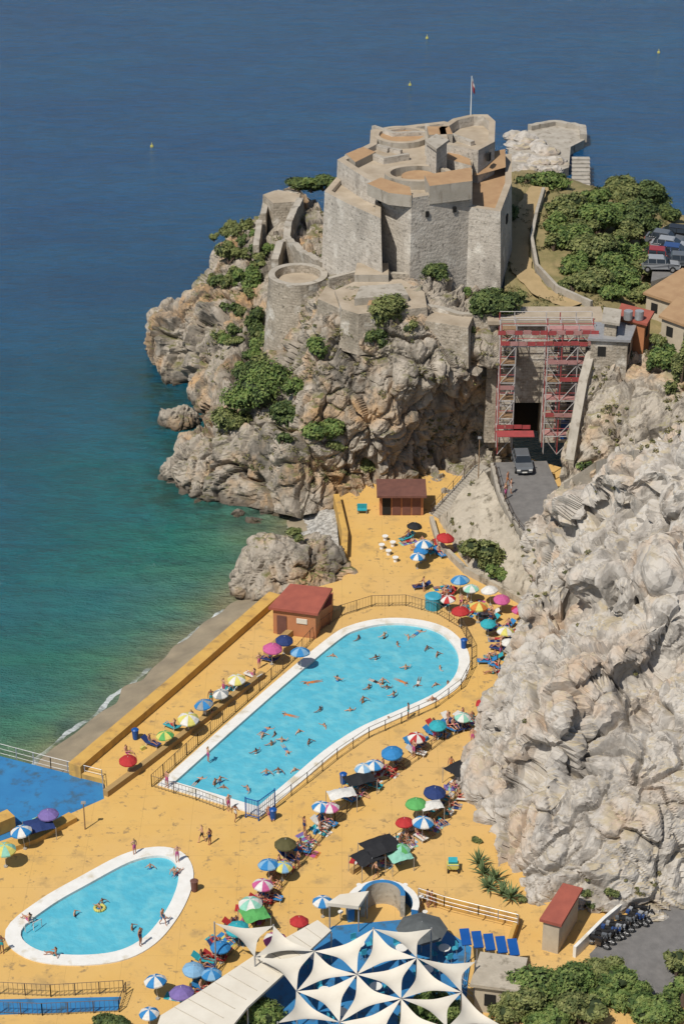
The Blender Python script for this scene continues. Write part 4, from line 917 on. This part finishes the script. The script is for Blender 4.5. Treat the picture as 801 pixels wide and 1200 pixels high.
mb.finish('swim_ring',smooth=True)
def lounger_mesh(m):
    mb=MB(); mb.box((0,-.35,.33),(.62,1.25,.05),m); mb.box((0,.52,.5),(.62,.62,.05),m,rx=.6)
    for sx in(-.28,.28):
        mb.tube((sx,-.95,.3),(sx,.3,.3),.025,M_white,5)
        for y in(-.85,.2): mb.tube((sx,y,.3),(sx,y,0),.025,M_white,5)
    return mb.mesh('sun_lounger')
LM=[lounger_mesh(UM[k]) for k in('blue','white','red','teal','navy')]
def towel_mesh(a,b):
    mb=MB(); n=9; vs=[]
    for i in range(n+1):
        for j in range(5): vs.append((-.42+.21*j,-.9+1.8*i/n,.012+.02*abs(math.sin(i*1.7+j*2.1))))
    for i in range(n): mb.add(vs,[(i*5+j,i*5+j+1,i*5+j+6,i*5+j+5) for j in range(4)],UM[a] if i%3 else UM[b])
    return mb.mesh('beach_towel')
TM=[towel_mesh(*k) for k in(('red','white'),('blue','yellow'),('teal','white'),('pink','orange'),('white','lblue'),('lilac','mint'),('navy','grey'))]
def bag_mesh(m):
    mb=MB(); mb.add([(-.2,-.12,0),(.2,-.12,0),(.2,.12,0),(-.2,.12,0),(-.24,-.1,.3),(.24,-.1,.3),(.24,.1,.3),(-.24,.1,.3)],[(0,1,5,4),(1,2,6,5),(2,3,7,6),(3,0,4,7),(4,5,6,7)],m)
    for s in(-.1,.1): mb.tube((-.12,s,.3),(0,s,.48),.015,m,4); mb.tube((0,s,.48),(.12,s,.3),.015,m,4)
    return mb.mesh('beach_bag')
BM=[bag_mesh(UM[k]) for k in('red','blue','yellow','navy')]
def row(pts,n,spread,z=0):
    P3=px(pts,z); L=[(b-a).length for a,b in zip(P3[:-1],P3[1:])]; T=sum(L)
    for k in range(n):
        s=(k+random.random())/n*T
        for a,b,l in zip(P3[:-1],P3[1:],L):
            if s<=l: break
            s-=l
        d=(b-a).normalized(); nn=Vector((-d.y,d.x,0)); p=a+d*s+nn*random.uniform(-spread,spread); rz=math.atan2(d.y,d.x)+random.uniform(-.4,.4)
        r=random.random()
        if r<.34: inst('beach_towel',random.choice(TM),p+Vector((0,0,.004)),rz); pers(random.choice(['lie','sit']),p+Vector((0,0,.03)),rz)
        elif r<.6: inst('sun_lounger',random.choice(LM),p,rz); pers('sit',p+Vector((0,.0,.28)),rz) 
        elif r<.75: pers('stand',p)
        elif r<.88: inst('beach_bag',random.choice(BM),p,rz)
        else: pers('sit',p,rz)
row([(215,1172),(250,1122),(290,1080),(318,1040),(350,1000),(380,962)],48,.9)
row([(400,938),(440,912),(485,878),(515,855),(556,840)],34,.7)
row([(430,1015),(470,985),(515,960),(545,915)],24,.7,0)
row([(500,685),(535,710),(570,720),(600,745),(575,790)],38,1.3)
row([(485,628),(500,650),(520,640)],12,1.0)
row([(330,770),(290,800),(250,828),(205,860)],14,.9)
row([(150,885),(175,870)],3,.4)
row([(20,985),(60,965),(45,970)],5,.6)
for u,v in((451,633),(447,643),(460,640),(463,658),(455,650)):
    mb=MB(); c=P(u,v,0); mb.tube(c,c+Vector((0,0,.42)),.2,M_white,10,.16); mb.tube(c+Vector((0,0,.42)),c+Vector((0,0,.5)),.3,M_white,12); mb.finish('white_stool')
mb=MB(); c=P(424,600,0)
mb.box(c+Vector((0,0,.7)),(1.0,.1,.5),UM['teal']); mb.box(c+Vector((0,-.25,.42)),(1.0,.5,.08),UM['teal']); 
for sx in(-.45,.45):
    for sy in(-.45,0): mb.tube(c+Vector((sx,sy,0)),c+Vector((sx,sy,.5)),.04,M_steel)
mb.finish('bench')
mb=MB(); c=P(530,1020,0); mb.box(c+Vector((0,0,.5)),(.9,.6,.4),UM['yellow']); mb.box(c+Vector((0,.1,.85)),(.7,.5,.3),UM['teal'],rx=.3); mb.tube(c+Vector((-.4,-.3,.7)),c+Vector((-.4,-.7,1.0)),.03,M_steel); mb.tube(c+Vector((.4,-.3,.7)),c+Vector((.4,-.7,1.0)),.03,M_steel); mb.tube(c+Vector((-.4,-.7,1)),c+Vector((.4,-.7,1)),.03,M_steel)
for sx in(-.4,.4):
    for sy in(-.3,.3): mb.tube(c+Vector((sx-.04,sy,.2)),c+Vector((sx+.04,sy,.2)),.2,M_tyre,12)
mb.finish('beach_cart')
for u,v in((178,172),(500,45),(771,62),(480,100)):
    mb=MB(); c=P(u,v,SEA); mb.tube(c+Vector((0,0,-.2)),c+Vector((0,0,.25)),.28,UM['yellow'],12,.22); mb.tube(c+Vector((0,0,.25)),c+Vector((0,0,.7)),.07,UM['yellow'],8,.03); mb.finish('buoy')
# ---------------------------------------------------------------- vegetation
def foliage(name,lobes,nleaf,leaf,m,base=None,trunk=False):
    w=np.array([r[0]*r[1]+r[0]*r[2] for c,r in lobes]); w/=w.sum(); idx=rng.choice(len(lobes),nleaf,p=w)
    C=np.array([list(c) for c,r in lobes])[idx]; R=np.array([list(r) for c,r in lobes])[idx]
    d=rng.normal(size=(nleaf,3)); d[:,2]=np.abs(d[:,2])*np.where(rng.random(nleaf)<.8,1,-1); d/=np.linalg.norm(d,axis=1)[:,None]
    rad=1.0-np.abs(rng.normal(0,.16,nleaf)); out=rng.random(nleaf)<.15; rad[out]+=.15
    pos=C+d*R*rad[:,None]
    keep=np.array([noise.noise(Vector(p)*1.3)>-.28 for p in pos]); pos=pos[keep]; d=d[keep]; n=len(pos)
    nn=d+np.array([0,0,.5])+rng.normal(0,.5,(n,3)); nn/=np.linalg.norm(nn,axis=1)[:,None]
    t=np.cross(nn,rng.normal(size=(n,3))); t/=np.linalg.norm(t,axis=1)[:,None]+1e-9; b=np.cross(nn,t)
    s=leaf*rng.uniform(.6,1.3,(n,1)); V=np.stack([pos-t*s,pos-b*s*.55,pos+t*s,pos+b*s*.55],1).reshape(-1,3)
    mb=MB(); mb.add(V.tolist(),np.arange(4*n).reshape(-1,4).tolist(),m)
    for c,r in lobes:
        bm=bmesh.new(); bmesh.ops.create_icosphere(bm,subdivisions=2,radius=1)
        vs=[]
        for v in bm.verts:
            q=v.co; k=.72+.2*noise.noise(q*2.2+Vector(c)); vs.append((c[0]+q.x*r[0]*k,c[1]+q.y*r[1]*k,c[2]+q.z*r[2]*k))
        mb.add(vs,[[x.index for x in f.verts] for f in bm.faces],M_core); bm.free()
    if base is not None:
        for c,r in lobes[:5]:
            mid=Vector(base).lerp(Vector(c),.5)+Vector((random.uniform(-.2,.2),random.uniform(-.2,.2),0))
            mb.tube(base,mid,.16 if trunk else .07,M_brush,6,.10 if trunk else .05); mb.tube(mid,c,.10 if trunk else .05,M_brush,6,.04)
    a=np.array(mb.v); loc=Vector(base) if base is not None else Vector(a.mean(0))
    me=bpy.data.meshes.new(name); me.from_pydata((a-np.array(loc)).tolist(),[],mb.f)
    for q in mb.mats: me.materials.append(q)
    me.polygons.foreach_set('material_index',mb.m); ob=bpy.data.objects.new(name,me); COL.objects.link(ob); ob.location=loc
def bush(name,u,v,rx,ry,m,k=5,leaf=.18,dens=75,base=None,trunk=False,ppm=11.3):
    g=base or hit(u,v+ry*.55); RX=rx/ppm; RZ=ry/ppm
    lobes=[]
    for i in range(k):
        a=random.uniform(0,6.28); rr=random.uniform(.2,.66)
        cx=g.x+math.cos(a)*RX*rr; cy=g.y+.3*RX+math.sin(a)*RX*.5*rr; cz=g.z+RZ*random.uniform(.30,1.05); r=random.uniform(.32,.58)
        lobes.append(((cx,cy,cz),(RX*r,RX*r*.85,max(RZ*r*.95,RX*r*.55))))
    A=sum(r[0]*r[2]*4+r[0]*r[1]*4 for c,r in lobes); n=int(min(7500,max(300,A*dens)))
    foliage(name,lobes,n,leaf,m,g,trunk)
B=M_leafB;Aq=M_leafA;Cc=M_leafC
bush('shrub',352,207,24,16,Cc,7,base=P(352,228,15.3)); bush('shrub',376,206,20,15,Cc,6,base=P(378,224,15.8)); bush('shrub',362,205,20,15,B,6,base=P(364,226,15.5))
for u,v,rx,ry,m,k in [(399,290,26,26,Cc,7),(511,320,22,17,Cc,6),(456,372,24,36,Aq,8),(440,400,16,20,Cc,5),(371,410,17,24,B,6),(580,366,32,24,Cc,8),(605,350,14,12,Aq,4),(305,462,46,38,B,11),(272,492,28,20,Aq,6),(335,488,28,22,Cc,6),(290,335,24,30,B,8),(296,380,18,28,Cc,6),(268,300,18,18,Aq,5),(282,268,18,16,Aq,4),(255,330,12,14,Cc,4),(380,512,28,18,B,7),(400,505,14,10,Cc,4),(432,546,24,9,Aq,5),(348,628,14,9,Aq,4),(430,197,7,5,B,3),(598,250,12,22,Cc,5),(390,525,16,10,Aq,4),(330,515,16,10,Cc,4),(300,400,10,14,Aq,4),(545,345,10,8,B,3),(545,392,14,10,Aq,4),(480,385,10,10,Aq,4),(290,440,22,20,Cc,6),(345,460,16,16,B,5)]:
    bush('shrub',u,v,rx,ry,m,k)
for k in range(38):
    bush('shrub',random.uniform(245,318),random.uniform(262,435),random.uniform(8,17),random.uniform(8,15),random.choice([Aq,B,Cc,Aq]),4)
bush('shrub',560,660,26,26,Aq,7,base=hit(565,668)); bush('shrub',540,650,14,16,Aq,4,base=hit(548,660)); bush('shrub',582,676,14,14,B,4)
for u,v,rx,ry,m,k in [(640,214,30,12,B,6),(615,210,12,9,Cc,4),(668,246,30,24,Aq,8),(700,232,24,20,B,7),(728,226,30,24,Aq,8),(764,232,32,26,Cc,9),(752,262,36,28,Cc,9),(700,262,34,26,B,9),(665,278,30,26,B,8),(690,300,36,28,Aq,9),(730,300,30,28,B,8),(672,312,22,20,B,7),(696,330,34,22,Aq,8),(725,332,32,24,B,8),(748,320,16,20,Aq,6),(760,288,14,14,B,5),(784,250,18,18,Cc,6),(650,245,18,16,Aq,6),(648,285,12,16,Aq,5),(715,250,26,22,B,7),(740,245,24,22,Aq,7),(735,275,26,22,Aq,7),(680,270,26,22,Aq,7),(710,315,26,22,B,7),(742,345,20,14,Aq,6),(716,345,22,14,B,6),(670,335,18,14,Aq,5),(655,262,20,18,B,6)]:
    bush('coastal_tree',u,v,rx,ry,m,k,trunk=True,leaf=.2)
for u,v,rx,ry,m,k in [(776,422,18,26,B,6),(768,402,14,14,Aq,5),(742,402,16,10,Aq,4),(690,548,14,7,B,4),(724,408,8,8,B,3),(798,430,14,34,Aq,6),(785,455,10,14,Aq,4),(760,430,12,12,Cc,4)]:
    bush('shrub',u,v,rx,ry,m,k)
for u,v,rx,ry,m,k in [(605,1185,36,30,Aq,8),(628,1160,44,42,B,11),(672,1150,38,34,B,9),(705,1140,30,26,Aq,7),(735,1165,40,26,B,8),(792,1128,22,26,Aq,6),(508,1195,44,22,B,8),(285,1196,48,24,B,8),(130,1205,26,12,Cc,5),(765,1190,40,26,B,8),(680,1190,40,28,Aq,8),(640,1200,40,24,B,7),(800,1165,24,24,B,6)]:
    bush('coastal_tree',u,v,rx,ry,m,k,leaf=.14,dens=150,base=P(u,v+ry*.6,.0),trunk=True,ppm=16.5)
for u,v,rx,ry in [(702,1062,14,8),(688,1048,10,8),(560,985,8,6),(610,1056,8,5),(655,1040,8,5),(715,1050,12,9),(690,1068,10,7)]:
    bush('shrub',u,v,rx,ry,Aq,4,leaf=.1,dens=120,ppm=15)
mb=MB(); M_ag=mat('agave_leaf',(.14,.19,.08),(.09,.13,.05),scale=3)
for (u,v) in((572,1040),(588,1048),(580,1030),(566,1024),(598,1052),(560,1012)):
    c=P(u,v,0.3)
    for k in range(34):
        a=random.uniform(0,6.28); el=random.uniform(.25,1.4); L=random.uniform(.8,1.5); d=Vector((math.cos(a)*math.cos(el),math.sin(a)*math.cos(el),math.sin(el))); w=Vector((-math.sin(a),math.cos(a),0))*.07
        m_=c+d*L*.55; t_=c+d*L-Vector((0,0,.25*L*(1-math.sin(el)))); mb.add([c-w,c+w,m_+w,m_-w,t_],[(0,1,2,3),(3,2,4)],M_ag)
mb.finish('agave_plants')
M_tuft=leafmat('dry_tufts',(.14,.135,.05),(.08,.085,.035),(.2,.17,.08))
def tufts(n,box,name,rm=.5,zmin=1.0,thr=.05):
    mb=MB()
    for k in range(n):
        u=random.uniform(box[0],box[2]); v=random.uniform(box[1],box[3]); h=hit(u,v)
        if h.z<zmin: continue
        if noise.noise(h*.25)<thr: continue
        r=random.uniform(.15,rm)
        for j in range(30):
            d=Vector((random.gauss(0,1),random.gauss(0,1),abs(random.gauss(0,.8)))).normalized()*r*random.uniform(.4,1); t=Vector((random.gauss(0,1),random.gauss(0,1),random.gauss(0,1))).normalized()*.12; b_=t.cross(d).normalized()*.07; q=h+d
            mb.add([q-t,q-b_,q+t,q+b_],[(0,1,2,3)],M_tuft)
    mb.finish(name)
tufts(800,(240,230,600,570),'cliff_scrub',.65); tufts(60,(600,560,800,1060),'cliff_scrub',.4,1,.2); tufts(600,(590,215,790,370),'plateau_scrub',.7); tufts(160,(690,400,800,530),'cliff_scrub'); tufts(160,(515,570,640,700),'embankment_scrub',.25,.3,.1)
# ---------------------------------------------------------------- light, world, camera
s=Vector((-.62,-.78,0)).normalized(); el=math.radians(56); sd=Vector((s.x*math.cos(el),s.y*math.cos(el),math.sin(el)))
sl=bpy.data.lights.new('sun','SUN'); sl.energy=4.5; sl.angle=math.radians(.53); sl.color=(1,.95,.87); so=bpy.data.objects.new('sun',sl); COL.objects.link(so); so.rotation_euler=sd.to_track_quat('Z','Y').to_euler(); so.location=(0,0,150)
w=bpy.data.worlds.new('World'); sc.world=w; w.use_nodes=True; nt=w.node_tree; bg=nt.nodes['Background']; sk=nt.nodes.new('ShaderNodeTexSky'); sk.sky_type='NISHITA'; sk.sun_disc=False
sk.sun_elevation=el; sk.sun_rotation=math.atan2(s.x,s.y); sk.air_density=1.0; sk.dust_density=1.0; nt.links.new(sk.outputs[0],bg.inputs[0]); bg.inputs[1].default_value=.085
cd=bpy.data.cameras.new('camera'); co=bpy.data.objects.new('camera',cd); COL.objects.link(co); co.location=(0,0,H); co.rotation_euler=(math.pi/2-TH,0,0)
cd.sensor_fit='VERTICAL'; cd.sensor_height=36; cd.lens=36*F/1200; cd.clip_start=1; cd.clip_end=40000; sc.camera=co
sc.view_settings.view_transform='Standard'; sc.view_settings.look='None'; sc.view_settings.exposure=0
